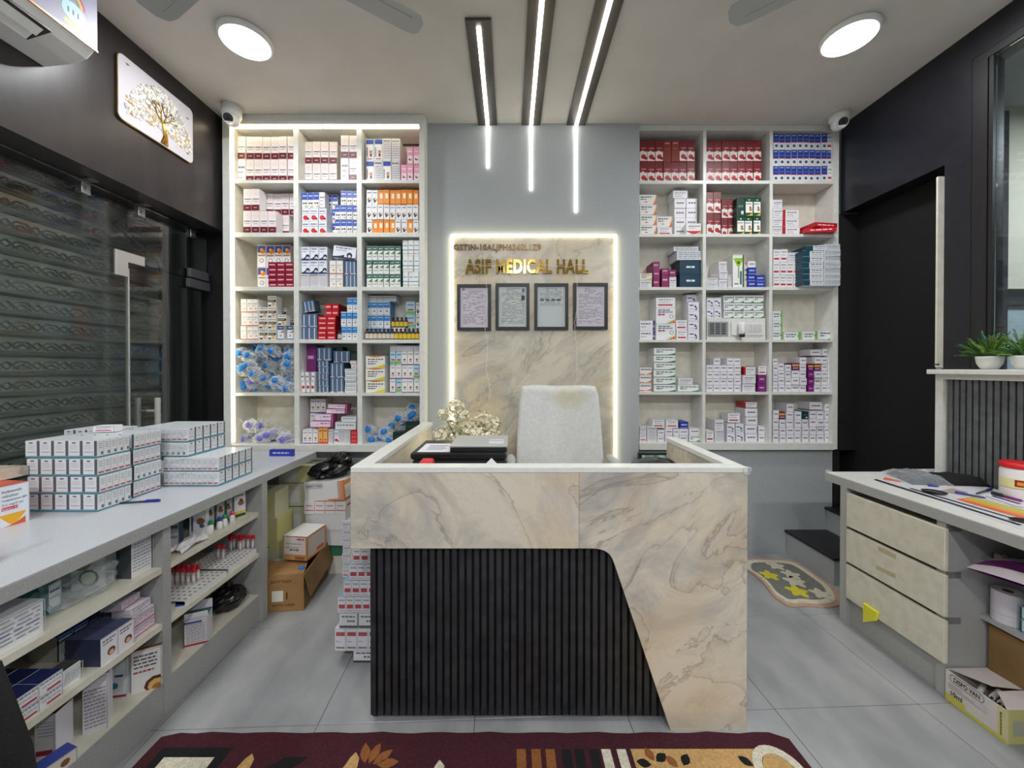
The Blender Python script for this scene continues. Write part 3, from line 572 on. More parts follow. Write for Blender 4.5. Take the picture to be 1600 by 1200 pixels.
def place(c, k, px, w, h, base=0, inset=0.03, d=None, rz=0, tilt=0, pos='', extra='', name='medicine_carton'):
    Y0, Fy, Xs, D, _ = UNIT[c[0]]; row = int(c[1]) - 1
    Y = Y0 + inset; sc = Y / F; py = Fy[row] - 20
    if d is None: d = max(0.02, D - inset - 0.012)
    z0 = px_z(Fy[row], Y0); X = W(px + w / 2, py, Y).x
    nm_ = 'bottle_carton' if k in 'mbfdDzhHgBEswolkp4' else 'strip_pack' if k == 'S' else 'tablet_box' if k in 'tWZGMRNUOui2Y' else 'tablet_carton' if k in 'Qqjx' else name
    me = carton_mesh(k, w * sc - 0.0022, h * sc - 0.0010, d)
    o = link(nm_, me); o.location = (X, Y + d / 2 + random.uniform(0, 0.007), z0 + 0.0004 + base * sc)
    o.rotation_euler = (0, math.radians(tilt), math.radians(rz) + random.uniform(-.02, .02))
    desc = (extra + ' ' if extra else '') + KD[k][0]
    tag(o, f"{desc}, {pos + ', ' if pos else ''}{cellname(c)}", 'box', f"{desc}s, {cellname(c)}")
    return o
def rown(i, n):
    if n == 1: return ''
    if n == 2: return ['lower row', 'upper row'][i]
    if n == 3: return ['bottom row', 'middle row', 'top row'][i]
    return f'{ORD[i]} row up'
def grid(c, px, w, h, rows, inset=0.03, base=0, d=None, extra=''):
    for i, r in enumerate(rows):
        for j, k in enumerate(r):
            if k == ' ': continue
            ncol = max(len(q) for q in rows)
            if ncol == 1: p = '' if len(rows) == 1 else f'{ORD[i]} up'
            else: p = f'{ORD[j]} from left' + (', ' if len(rows) > 1 else '') + rown(i, len(rows))
            if k != ' ': place(c, k, px + j * w, w, h, base + i * h, inset, d, pos=p, extra=extra)
# ------------------------------------------------ left unit
grid('L11', 371, 13.0, 35.5, ['qmmmmmm', 'mmmmmmm'], .035)
grid('L12', 475, 13, 34.5, ['mmmm', 'mmmm'], .09, extra='rear'); grid('L12', 532, 13, 35.5, ['qm', 'mm'], .015, d=.07)
grid('L13', 571, 13.4, 34.5, ['bpbp', 'bbpp'], .045); grid('L13', 626, 9.8, 27.5, ['kkk', ' kk'], .03)
grid('L21', 380, 13, 34.5, ['mmmm', 'mm'], .015, d=.075); grid('L21', 415, 12.4, 34, ['mmm', 'mmmm'], .10, extra='rear')
grid('L22', 471, 13.2, 20.5, ['rrr', 'rrr'], .03, d=.06); grid('L22', 471, 9.3, 24, ['sssq'], .03, base=41, d=.06, extra='topmost')
grid('L22', 510, 9, 22, ['qs', 'qs', 'ss'], .10, extra='rear'); grid('L22', 523, 9.3, 22, ['ssss', 'ssss', ' sss'], .015, d=.07)
grid('L23', 572, 9.1, 23, ['woooowwow', 'wwwwwwwww', 'wwooooooo'], .03)
grid('L31', 402, 13.2, 34.5, ['ffff', 'ffff'], .09, extra='rear'); grid('L31', 418.5, 13.4, 7.8, ['MMM'] * 5, .01, d=.07)
grid('L32', 470.5, 13.6, 21.3, ['ppp', 'nnn', 'nnn'], .03); grid('L32', 514.5, 10.5, 21.5, ['ee', 'ee'], .04); grid('L32', 538, 18.5, 21.5, ['S', 'S'], .04)
o = place('L32', 'n', 519, 36, 19, 45.5, .03, d=.1, tilt=7, extra='tilted')
grid('L33', 572.5, 8.9, 21.5, ['gggggg', 'gggggg', 'gggggg'], .03); grid('L33', 629, 8.6, 24.6, ['lll', 'lll', 'lll'], .02)
grid('L41', 376, 9.2, 21.3, ['eee', 'eee', 'eee'], .03)
grid('L41', 404.5, 13.6, 17.2, ['cc', 'cc', 'cc', ' c'], .04, d=.07); grid('L41', 434, 13.2, 17.2, ['cc', 'cc', 'c'], .125, extra='rear')
place('L41', 'C', 433, 10.5, 22, 0, .01, d=.05, pos='left of two'); place('L41', 'C', 448, 10.5, 22, 0, .01, d=.05, pos='right of two')
place('L41', 'c', 433, 14, 17, 22.2, .01, d=.05, extra='topmost')
grid('L42', 470, 25.5, 20.5, ['S', 'S'], .03); place('L42', 'S', 475, 18, 18, 44, .04, d=.08, tilt=-8, extra='tilted')
grid('L42', 496.5, 13.8, 7.5, ['RR'] * 5, .03); grid('L42', 508, 10.5, 9.6, ['RR', 'RR'], .04, base=37.5, extra='upper')
grid('L42', 533, 8.7, 22, ['BBB', 'BBB', ' BB'], .03)
grid('L43', 569, 10.2, 20.5, ['BBBB', 'BBBB', 'BBBB'], .11); grid('L43', 567, 10.5, 9, ['qqqqq'], .12, base=61.5)
grid('L43', 634, 15, 20.5, ['T', 'T', 'T'], .12); grid('L43', 649.5, 7.5, 20, ['w', 'w', 'w'], .12)
place('L43', 'q', 611, 22, 20.5, 0, .09, d=.06, extra='low')
grid('L52', 477, 17.5, 36.5, ['P', 'P'], .10); grid('L52', 496, 18, 10, ['S'] * 5, .05); place('L52', 'S', 495.5, 23, 20, 50.3, .05, extra='topmost')
grid('L52', 515.5, 21.5, 23.3, ['S', 'S'], .06, extra='larger'); place('L52', 'S', 521, 26, 18, 47, .06, pos='on larger packs')
grid('L52', 538.3, 19, 6.3, ['t'] * 6, .03, d=.1); place('L52', 'x', 548, 9.5, 6, 38.1, .04, pos='lower of two'); place('L52', 'x', 547, 10, 6, 44.2, .04, pos='upper of two')
for i_, (a, t_) in enumerate(((472, -5), (478.5, -4), (485, 2))): place('L52', 'x', a, 5.5, 32, .6, .03, d=.06, tilt=t_, pos=f'{ORD[i_]} leaning from left', extra='narrow')
place('L52', 'J', 524, 11, 6, 65.3, .07, d=.08, pos='on wrapped pack'); place('L52', 'J', 547, 11, 12, 50.4, .05, d=.08, rz=6, pos='topmost at right')
grid('L53', 571, 31, 19.3, ['Y', 'Y', 'Y'], .03, d=.12); 
grid('L53', 609, 9.3, 21.7, ['ETEEE', 'EEEET', 'TTEEE'], .035); grid('L53', 609, 9.3, 8, ['ppppp'], .035, base=65.2)
grid('L62', 472, 8.2, 22, ['EEE'], .015, d=.08, extra='front'); grid('L62', 497, 7.2, 24.5, ['44'], .015, d=.08); place('L62', 'p', 512, 8, 22, 0, .015, d=.08)
grid('L62', 521.5, 8.6, 21, ['rpp'], .02, d=.1); place('L62', '8', 548.3, 9.5, 21, 0, .02, d=.1)
grid('L62', 484.5, 8.2, 22, ['EEE', 'EEE', 'EEE'], .12, extra='rear')
place('L62', '5', 484, 36, 10, 24.8, .03, d=.08, pos='lowest of stack'); place('L62', '5', 492, 28.5, 11, 35, .03, d=.08, pos='second of stack')
place('L62', '5', 509, 32, 7.4, 46.3, .03, d=.08, rz=3, pos='third of stack'); place('L62', '5', 512, 30, 7.2, 53.9, .03, d=.08, tilt=2, pos='topmost')
place('L62', 't', 523, 33, 12, 21.6, .02, d=.1, pos='lower of two'); place('L62', 't', 533, 24, 8, 33.8, .03, d=.1, pos='upper of two')
grid('L63', 613.5, 18, 17.5, ['J', 'J'][:1], .02, d=.08, extra='low'); grid('L63', 633, 20, 17, ['J', 'J'], .02, d=.08)
# ------------------------------------------------ right unit
grid('R11', 999.5, 12.4, 33, ['ddddddd', 'dddDDdd'], .035); grid('R12', 1104, 12.3, 33, ['ddddddd', 'ddddddd'], .035)
grid('R13', 1208.2, 9.4, 25, ['zzzzzzzzzx', 'zzzzzzzzzz', 'zzzzzzzzzx'], .02)
grid('R21', 1000, 26.5, 16, ['O', 'O', 'O', 'O'], .03); place('R21', 'x', 1027.5, 23, 13, 0, .03, extra='low'); place('R21', 'O', 1027.5, 24, 17, 13.2, .03, d=.12, extra='lone', rz=-1)
grid('R21', 1054, 18, 14.8, ['QQ', 'QQ', 'QQ', 'QQ'], .055); place('R21', 'q', 1052, 23, 13, 59.5, .05, d=.1, extra='topmost', tilt=0); place('R21', 'y', 1073, 23.5, 17, 0, .0, d=.05)
grid('R22', 1104, 11.4, 33.3, ['dd', 'dd'], .02); grid('R22', 1128, 10, 30, ['dd', 'dd'], .08, extra='rear'); grid('R22', 1151.5, 12.6, 29.3, ['hhh', 'Hhh'], .03)
grid('R23', 1208, 15, 14, ['q', 'q', 'q', 'q'], .03); grid('R23', 1223.5, 26, 13.5, ['v', 'v', 'v'], .03)
place('R23', 'R', 1264, 44, 7, 0, -.05, d=.12, rz=-8, pos='lower of two'); place('R23', 'R', 1270, 40, 7, 7.1, -.05, d=.12, rz=8, pos='upper of two')
grid('R31', 1000, 19, 12, ['q'], .02); place('R31', 'Y', 1000, 19.5, 11, 12.1, .02, d=.08); grid('R31', 1020.5, 10.6, 13.5, ['V', 'V', 'V'], .02, extra='left'); grid('R31', 1033.4, 12, 20, ['V'], .02, extra='tall')
place('R31', 'V', 1034, 12, 10, 20.1, .02, pos='on tall one'); place('R31', 'q', 1046.3, 11, 17, 0, .02, extra='upright'); place('R31', 'V', 1046.3, 11, 11, 17.1, .02, pos='on upright white carton')
grid('R31', 1062, 35, 21.5, ['N', 'N'], .02); place('R31', 'W', 1058, 38.5, 14, 43.1, .02, pos='lower of two'); place('R31', 'W', 1053, 38, 7, 57.2, .03, pos='upper of two')
grid('R32', 1104, 19, 8, ['qq'[:1], 'q'], .02); grid('R32', 1124, 13, 14, ['q', 'q', 'q'], .03, extra='small'); grid('R32', 1138, 6, 20, ['p'], .02)
place('R32', '6', 1145, 18, 52, 0, .03); place('R32', 'Y', 1163.5, 5, 40, 0, .04, extra='narrow'); grid('R32', 1169, 12.4, 10.5, ['A', 'A', 'A', 'Q'], .02); grid('R32', 1182, 13.5, 9.8, ['A', 'A'], .02, extra='right')
grid('R33', 1208.5, 10.6, 20, ['xxxx', 'xxxx'], .02); grid('R33', 1208.5, 11.3, 20, ['xx'], .02, base=40.2, extra='topmost'); place('R33', 'q', 1232, 18, 15, 40.2, .02)
grid('R33', 1254, 33, 9.1, ['Z'] * 6, -.05, d=.2); place('R33', 'Z', 1259, 33, 8, 54.8, -.05, d=.2, tilt=-3, extra='topmost tilted')
grid('R33', 1288, 25, 9.3, ['W'] * 7, -.05, d=.2)
grid('R41', 1000, 24.5, 15.5, ['u', 'u'], .03); grid('R41', 1025.5, 30.5, 25.3, ['U', 'U'], .015); place('R41', 'x', 1025.5, 30.5, 16, 50.7, .015, extra='topmost')
grid('R41', 1057, 17.5, 15.8, ['x', 'x'], .02); grid('R41', 1075.5, 17.5, 15, ['j', 'j', 'j', 'j'], .015, d=.06); grid('R41', 1073, 17, 14.4, ['j'] * 5, .085, extra='rear')
grid('R43', 1207.5, 15.5, 15.3, ['i', 'i', 'i'], .02); place('R43', 'i', 1225, 27, 13, 0, .02, pos='left of lower three'); place('R43', 'i', 1253.5, 24, 14, 0, .02, rz=4, pos='middle of lower three'); place('R43', 'G', 1280, 21, 15.5, 0, .02)
grid('R51', 999.5, 19, 12.8, ['2', '2', '2'], .03); grid('R51', 1022, 34, 11.5, ['G'] * 6, .02, extra='left'); place('R51', 'G', 1060, 33, 11, 0, .02, extra='right'); place('R51', 'q', 1060, 23, 11, 11.1, .02)
grid('R52', 1103.7, 10.9, 10.6, ['QQQQQ', 'QQQQQ', 'QQQQQ', 'QQQQQ', ' Q QQ'], .03)
grid('R52', 1161, 20, 13.2, ['q', 'q'], .02); place('R52', 'v', 1163, 18, 13, 26.5, .02); grid('R52', 1185, 13, 13.4, ['P', 'P'], .02); place('R52', 'x', 1185, 13, 14, 26.9, .02)
def columns(c, cols, inset, extra='', d=None):
    cnt = {}
    for ci, (px, w, ks, h) in enumerate(cols):
        b = 0
        for ri, k in enumerate(ks):
            hh = h * (1 + random.uniform(-.05, .05)); ww = w - random.uniform(0, .8)
            place(c, k, px, ww, round(hh, 1), b, inset + random.uniform(0, .012), d, pos=f'{ORD[ri]} up in {ORD[ci]} column' if len(ks) > 1 else f'{ORD[ci]} column', extra=extra); b += round(hh, 1) + .05
columns('R53', [(1207.8, 8.2, 'QQQQQ', 10.6), (1216.4, 10.5, 'QQQQ', 10.8), (1227.2, 10, 'QQQQ', 10.8), (1237.6, 12, 'QQQ3', 11.2), (1250, 11, 'QQQQQ', 10.6), (1263, 9.6, 'PPP3', 11), (1273, 10.5, 'QQQ3Q', 11), (1284, 9, 'QQQQQ', 11), (1293.5, 9, 'QQQQQ', 11)], .025)
place('R53', 'Q', 1266, 17, 10, 56.2, .05, extra='upper'); place('R53', 'Q', 1284, 18, 11, 56.2, .05, extra='topmost')
columns('R61', [(1000, 11, 'xq', 12.5), (1011.5, 15.5, 'p', 23), (1027.6, 11.4, 'QQ', 9.5), (1039.5, 12, 'QQ', 10.2), (1052, 9.5, 'QQ', 10), (1062, 14, 'QQ', 10), (1077, 17.5, 'GQ', 10.8)], .03)
place('R61', 'x', 1020, 19, 13, 21.5, .045, d=.09, tilt=0, extra='upper'); place('R61', 'x', 1041, 19, 12.5, 21.3, .045, d=.09, extra='topmost'); place('R61', 'A', 1063, 13, 10, 21.3, .04)
columns('R62', [(1104, 12.5, 'x', 17), (1117, 15, 'pq', 17.5), (1136.5, 13, 'jj', 14.5), (1150, 13.5, 'jj', 14.6), (1165, 19, 'QQQQ', 13), (1185.5, 10.5, 'QQ', 12)], .03)
place('R62', 'x', 1138, 19, 15, 30, .04, d=.09, extra='upper'); place('R62', 'v', 1162, 21, 9, 53.6, .04, d=.1)
columns('R63', [(1208, 9.8, 'QQQQ', 12.2), (1218.5, 10, 'QQQ3', 11.9), (1229, 12, 'QQQQQ', 11.8), (1241.8, 11, 'QQQQ', 11.9), (1253.6, 11, 'QQQHQ'[:4], 12), (1265.4, 10.6, 'QQQQ', 12.1), (1276.8, 11.6, 'QQQQ', 12.2), (1289.2, 12.4, 'QQQQQ', 12.2)], .025)
place('R63', 'Q', 1266, 20, 12, 50.2, .04, extra='topmost')
# electrical board inside the right unit
cY = YR + .03; sc = cY / F; zf = px_z(RF[3], YR) + .0005
eb = thing('switchboard', 'white boxed switchboard with metal grille and sockets, right unit', 'switchboard', (0, 0, 0))
xA, xB = W(1104.5, 513, cY).x, W(1196, 513, cY).x
m = MB(); m.box(xA, xB, cY, cY + .10, zf, zf + 34 * sc); m.build('housing', 'white', eb)
def R2(mb, pxa, pxb, pya, pyb, y, dy, col): A = W(pxa, pya, y); B = W(pxb, pyb, y); mb.bevel_box(A.x, B.x, y - dy, y, B.z, A.z, .001, col)
m = MB(); R2(m, 1106, 1137, 503, 525, cY - .0005, .006, (150, 152, 152)); g_ = m.build('grille', 'card', eb)
for i in range(3):
    for j in range(6):
        m = MB(); R2(m, 1109 + 9 * i, 1116 + 9 * i, 505.5 + 3 * j, 507 + 3 * j, cY - .0066, .002, (40, 42, 44)); m.build('slot', 'card', g_)
m = MB(); R2(m, 1142, 1192, 504, 524, cY - .0005, .008, (226, 226, 224)); g_ = m.build('switch_plate', 'card', eb)
for i in range(5):
    m = MB(); R2(m, 1169.5 + 4.3 * i, 1173 + 4.3 * i, 507, 519, cY - .0086, .004, (212, 212, 210)); m.build('switch', 'card', g_)
tY = cY - .05
m = MB(); A = W(1161, 518, tY); m.lathe([(.020, 0), (.024, .01), (.024, .075), (.018, .085)], 0, 0, 16); ch = m.build('phone_charger', 'wplastic', None, True); ch.location = (A.x, tY + .012, W(0, 522, tY).z)
tag(ch, 'white plug-in adaptor with black end in the switchboard socket', 'adaptor')
m = MB(); m.lathe([(.012, -.022), (.017, -.02), (.019, -.0005)], 0, 0, 16); m.build('tip', 'bplastic', ch, True)
zb_ = 34.2
grid('R42', 1104.3, 11.6, 16.4, ['jj', 'jj'], .035, base=zb_, d=.09); grid('R42', 1131, 15.6, 12, ['GGGG', 'GGGG', 'GGGG'], .035, base=zb_, d=.09)
# ------------------------------------------------ medicine bottles
BM = {}
def bottle(label, x, y, z, s=1.0, lab=(226, 214, 90), glass=(58, 36, 20), grp=None, key=0):
    k = (key, s)
    if k not in BM:
        m = MB(); m.lathe([(.013, 0), (.015, .002), (.015, .05), (.012, .058), (.007, .063), (.007, .066)], n=14, cols=[glass] * 6)
        a = m.mesh('bottle', 'card'); a.polygons.foreach_set('use_smooth', [True] * len(a.polygons))
        m = MB(); m.lathe([(.0154, .008), (.0154, .044)], n=14, col=lab)
        m.T = Matrix.Translation((0, 0, 0)); b = m.mesh('paper_label', 'matte'); m = MB(); m.lathe([(.0085, .0665), (.0085, .080), (.008, .081)], n=12, col=(24, 24, 26)); c = m.mesh('cap', 'card'); BM[k] = (a, b, c)
    a, b, c = BM[k]; o = link('syrup_bottle', a); o.location = (x, y, z); o.scale = (s, s, s); o.rotation_euler = (0, 0, random.uniform(0, 1))
    link('paper_label', b, o); link('cap', c, o); tag(o, label, 'bottle', grp); return o
zf = px_z(LF[3], YL) + .0006
for i in range(13):
    y = YL + .04; x = W(574 + 6.55 * i, 520, y).x; yel = i > 6
    bottle(f'small brown bottle, {"yellow" if yel else "cream"} label, {ORD[i]} from left, front bottles, left unit fourth-row right cell'.replace('front bottles, ', 'front, '), x, y, zf, 1.0, (222, 196, 60) if yel else (214, 206, 186), key=int(yel), grp='small brown bottles in the left unit')
for i in range(4):
    y = YL + .12; x = W(615 + 6.6 * i, 500, y).x
    bottle(f'small brown bottle standing on carton, {ORD[i]} from left, left unit fourth-row right cell', x, y - .005, zf + 20.6 * (YL + .09) / F, .93, (222, 196, 60), key=1, grp='small brown bottles in the left unit')
bottle('lone dark bottle beside red cartons, left unit fourth-row middle cell', W(530.5, 520, YL + .012).x, YL + .014, zf, .82, (200, 196, 186), key=2)
# ------------------------------------------------ clear packets with coloured caps
PK = []
for sd in range(4):
    r = random.Random(sd); m = MB(); m.blob((0, 0, 0), .052, .03, .042, 14, 10, .2, sd)
    a = m.mesh('sterile_packet', 'packet')
    m = MB(); q = (r.uniform(-.012, .012), -.022, r.uniform(-.010, .010)); m.blob(q, .023, .02, .022, 12, 8, .08, sd + 9, (30, 128, 206)); b = m.mesh('cap', 'card')
    m = MB(); m.blob(q, .021, .018, .020, 12, 8, .08, sd + 9, (120, 108, 206)); b2 = m.mesh('cap', 'card')
    m = MB()
    for _ in range(3):
        p0 = Vector((r.uniform(-.04, .04), -.028, r.uniform(-.03, .03))); pts = [p0]; a0 = r.uniform(0, 6)
        for _ in range(5): a0 += r.uniform(-.9, .9); p0 = p0 + Vector((math.cos(a0) * .014, r.uniform(-.003, .003), math.sin(a0) * .014)); pts.append(p0)
        m.tube(pts, .0011, 5, (236, 240, 240))
    c = m.mesh('tubing', 'card'); PK.append((a, b, b2, c))
def packet(x, y, z, blue, label, grp, s=1.0):
    a, b, b2, c = random.choice(PK); o = link('sterile_packet', a); o.location = (x, y, z); o.scale = (s, s, s)
    o.rotation_euler = (random.uniform(-.3, .3), random.uniform(-.7, .7), random.uniform(-.3, .3))
    link('cap', b if blue else b2, o); link('tubing', c, o); tag(o, label, 'packet', grp)
def pkt_cell(c, pts, word):
    Y = UNIT[c[0]][0]; nb = 5 if len(pts) > 20 else 2
    ps = sorted(pts, key=lambda q: q[1]); per = -(-len(ps) // nb)
    BN = ['top', 'second', 'third', 'fourth', 'bottom'] if nb == 5 else ['upper', 'lower']
    for bi in range(nb):
        for i, (px, py, bl, ins) in enumerate(sorted(ps[bi * per:(bi + 1) * per])):
            p = W(px, py, Y + ins); col = 'blue' if bl else 'violet'
            packet(p.x, p.y, p.z, bl, f'clear packet with {col} cap, {ORD[i]} from left in {BN[bi]} layer, {cellname(c)}', f'{col}-capped clear packets, {cellname(c)}', 1.12)
L51 = [(118, 485), (265, 492), (255, 540), (335, 460), (455, 440), (410, 480), (175, 505), (125, 535), (325, 515), (180, 560), (310, 565), (380, 535), (215, 620), (275, 650), (335, 630), (430, 560), (465, 590), (425, 640), (360, 675), (380, 710), (230, 720), (130, 590), (185, 675, 0), (120, 640, 0), (440, 715), (120, 715), (300, 700), (470, 500), (465, 675), (200, 455), (265, 450), (90, 680)]
pkt_cell('L51', [(350 + min(max(q[0], 125), 448) / 4.285, 440 + min(max(q[1], 462), 712) / 4.285, (len(q) < 3), .045 + (i % 3) * .05) for i, q in enumerate(L51)], '')
L61 = [(185, 965), (245, 970), (205, 1025), (285, 1030), (350, 1010), (350, 1060), (250, 1060), (150, 1065), (130, 1020), (410, 1060), (430, 1040), (320, 1040)]
pkt_cell('L61', [(350 + min(max(q[0], 130), 445) / 4.285, 440 + min(q[1], 1052) / 4.285, False, .05 + (i % 3) * .05) for i, q in enumerate(L61)], '')
L63 = [(955, 995), (1000, 1010), (980, 1060), (1050, 1055), (1085, 1010), (1130, 970), (1180, 910), (1205, 955), (1255, 895), (1290, 855), (1110, 1060), (1240, 930), (1280, 900)]
pkt_cell('L63', [(350 + min(max(q[0], 965), 1265) / 4.285, 440 + min(q[1], 1052) / 4.285, True, .10 + (i % 2) * .05) for i, q in enumerate(L63)], '')
# ================================================================== MARBLE PANEL, SIGN, FRAMES
Yp = YB
A = W(705, 368, Yp); B = W(962, 735, Yp); zb0 = 0.45
m = MB(); m.box(A.x + .022, B.x - .022, Yp - .012, Yp - .0005, zb0, A.z - .022); pn = m.build('marble_panel', 'marble2', wall_back)
for nm, bx in (('frame_strip', (A.x + .014, A.x + .022, zb0, A.z - .014)), ('frame_strip', (B.x - .022, B.x - .014, zb0, A.z - .014)), ('frame_strip', (A.x + .022, B.x - .022, A.z - .022, A.z - .014))):
    m = MB(); m.box(bx[0], bx[1], Yp - .0128, Yp - .0005, bx[2], bx[3]); m.build(nm, 'white', pn)
for lab, bx in (('left vertical', (A.x, A.x + .013, zb0, A.z)), ('right vertical', (B.x - .013, B.x, zb0, A.z)), ('top horizontal', (A.x + .0135, B.x - .0135, A.z - .013, A.z))):
    m = MB(); m.box(bx[0], bx[1], Yp - .024, Yp - .0005, bx[2], bx[3]); o = m.build('led_strip', 'ledwarm'); tag(o, f'{lab} warm led strip bordering the marble panel', 'led strip', 'led strips around the marble panel')
def word(s, pa, pb, label, matn, ext, y, sp=1.0, off=.02):
    a = W(pa[0], pa[1], y); b = W(pb[0], pb[1], y); o = link('sign_lettering', text_mesh(s, b.x - a.x, a.z - b.z, ext, matn, off, sp)); o.location = (a.x, y, b.z); tag(o, label, 'sign'); return o
word('GSTIN-10ALJPH6340L1Z9', (709, 381.5), (845.5, 394), 'small dull bronze lettering GSTIN-10ALJPH6340L1Z9 on the marble panel', 'bronze', .006, Yp - .0125, 1.08, .03)
word('ASIF MEDICAL HALL', (727, 405.5), (919, 428), 'mirror gold raised lettering ASIF MEDICAL HALL on the marble panel', 'gold', .014, Yp - .0125, 1.1, .035)
FR = [(715, 445.5, 767.5, 517, 'leftmost', (228, 216, 226)), (774.5, 444, 827, 516, 'second from left', (222, 222, 218)), (834.5, 444, 887, 516, 'third from left', (216, 218, 218)), (894.8, 443.5, 948, 515.5, 'rightmost', (226, 216, 224))]
rr = random.Random(5)
for i, (a, b, c, d, nm, pc) in enumerate(FR):
    P = W(a, b, Yp); Q = W(c, d, Yp); f = thing('picture_frame', ['black framed certificate printed in purple, leftmost of four', 'black framed certificate with small blue stamp, second from left', 'black framed sparse typed letter, third from left', 'black framed purplish certificate, rightmost of four'][i], 'frame', (0, 0, 0), 0, 'framed certificates on the marble panel')
    y0 = Yp - .032; y1 = Yp - .0125; w = .022
    m = MB(); m.box(P.x, Q.x, y0, y1, P.z - w, P.z); m.box(P.x, Q.x, y0, y1, Q.z, Q.z + w); m.box(P.x, P.x + w, y0, y1, Q.z + w, P.z - w); m.box(Q.x - w, Q.x, y0, y1, Q.z + w, P.z - w); m.build('frame_border', 'bplastic', f)
    x0, x1, z0, z1 = P.x + w, Q.x - w, Q.z + w, P.z - w; W_ = x1 - x0; H_ = z1 - z0
    m = MB(); m.box(x0, x1, y1 - .008, y1 - .001, z0, z1, pc); yy = y1 - .0084
    def bar(u0, u1, v0, v1, c): m._a([(x0 + u0 * W_, yy, z0 + v0 * H_), (x0 + u1 * W_, yy, z0 + v0 * H_), (x0 + u1 * W_, yy, z0 + v1 * H_), (x0 + u0 * W_, yy, z0 + v1 * H_)], [(0, 1, 2, 3)], c)
    ink = [(110, 90, 130), (110, 112, 112), (120, 122, 124), (110, 96, 130)][i]
    for k in range(24):
        v = .94 - k * .037
        if i == 2 and k > 11: break
        u = .1 if k > 2 else .3
        while u < (.9 if k > 2 else .7):
            e = min(.92, u + rr.uniform(.06, .2))
            if rr.random() < .72: bar(u, e, v, v + .012, ink if not (i in (0, 3) and k % 5 == 3) else (190, 90, 140))
            u = e + .025
    if i == 1: bar(.84, .93, .86, .95, (60, 120, 160)); bar(.82, .94, .66, .78, (70, 76, 70))
    if i == 0: bar(.08, .16, .92, .98, (200, 120, 140))
    if i == 2:
        for k in range(4): bar(.1 + .2 * k, .24 + .2 * k, .64, .70, (110, 114, 120))
    m.build('certificate', 'matte', f)
    m = MB(); m.box(x0, x1, y1 - .0105, y1 - .0095, z0, z1); m.build('glazing', 'wrap', f)
# fairy light wire
def wire(pts, label, y=Yp - .034, r=.0013, grp='clear fairy light wires on the marble panel'):
    P = [W(a, b, y) for a, b in pts]; rnd = random.Random(len(pts)); Q = []
    for a, b in zip(P, P[1:]):
        n = max(2, int((b - a).length / .02))
        for k in range(n): Q.append(a.lerp(b, k / n) + Vector((rnd.uniform(-.003, .003), rnd.uniform(-.001, .001), rnd.uniform(-.003, .003))))
    m = MB(); m.tube(Q, r, 5, (240, 238, 226)); o = m.build('fairy_light_wire', 'card'); tag(o, label, 'wire', grp)
wire([(728, 412), (760, 416), (790, 414), (806, 410), (830, 413), (860, 415), (890, 417), (900, 413), (920, 415), (943, 411)], 'thin clear wire strung across the gold shop lettering')
wire([(757, 420), (760, 440), (762, 470), (756, 500), (762, 540), (760, 580), (766, 610), (764, 631)], 'thin clear wire hanging over the leftmost frame')
wire([(897, 417), (901, 440), (903, 470), (898, 505), (901, 545), (902, 600)], 'thin clear wire hanging over the rightmost frame')
wire([(782, 450), (785, 470), (783, 500)], 'short clear wire across second framed certificate')
wire([(880, 450), (877, 480), (882, 512)], 'short clear wire across third framed letter')
# ================================================================== CEILING LIGHT PROFILES
for nm, xc, ya, zc in (('left', -.162, 1.955, W(763, 263, YB).z), ('middle', .152, .9, W(832, 298, YB).z), ('right', .478, .9, W(900, 332, YB).z)):
    t = thing('light_profile', f'{nm} dark profile with white light strip bending from ceiling onto wall', 'light', (0, 0, 0), 0, 'three ceiling light profiles')
    m = MB(); m.bevel_box(xc - .067, xc + .067, ya, YB - .0005, CEIL - .016, CEIL - .0004, .002); m.build('profile', 'bronzewood', t)
    m = MB(); m.bevel_box(xc - .012, xc + .012, ya + .03, YB - .012, CEIL - .028, CEIL - .0163, .003); m.build('light_strip', 'led', t)
    m = MB(); m.bevel_box(xc - .009, xc + .009, YB - .011, YB - .0005, zc, CEIL - .0165, .003); m.build('light_strip', 'led', t)
# downlights: two in view, three unseen ones added as fill
for i, (x, y) in enumerate(DOWNLIGHTS[:5]):
    lab = ['round white ceiling downlight above the left shelf unit', 'round white ceiling downlight near the right black wall', 'unseen left ceiling downlight added for fill light', 'unseen right ceiling downlight added for fill light', 'unseen middle ceiling downlight added for fill light'][i]
    t = thing('downlight', lab, 'ceiling light', (x, y, 0), 0, 'round ceiling downlights')
    m = MB(); m.lathe([(.128, CEIL - .0004), (.13, CEIL - .01), (.127, CEIL - .026), (.118, CEIL - .031)], n=36); m.build('rim', 'wplastic', t, True)
    m = MB(); m.lathe([(.117, CEIL - .0312), (.112, CEIL - .034), (.06, CEIL - .036)][::-1], n=36); m.build('diffuser', 'lamp', t, True)
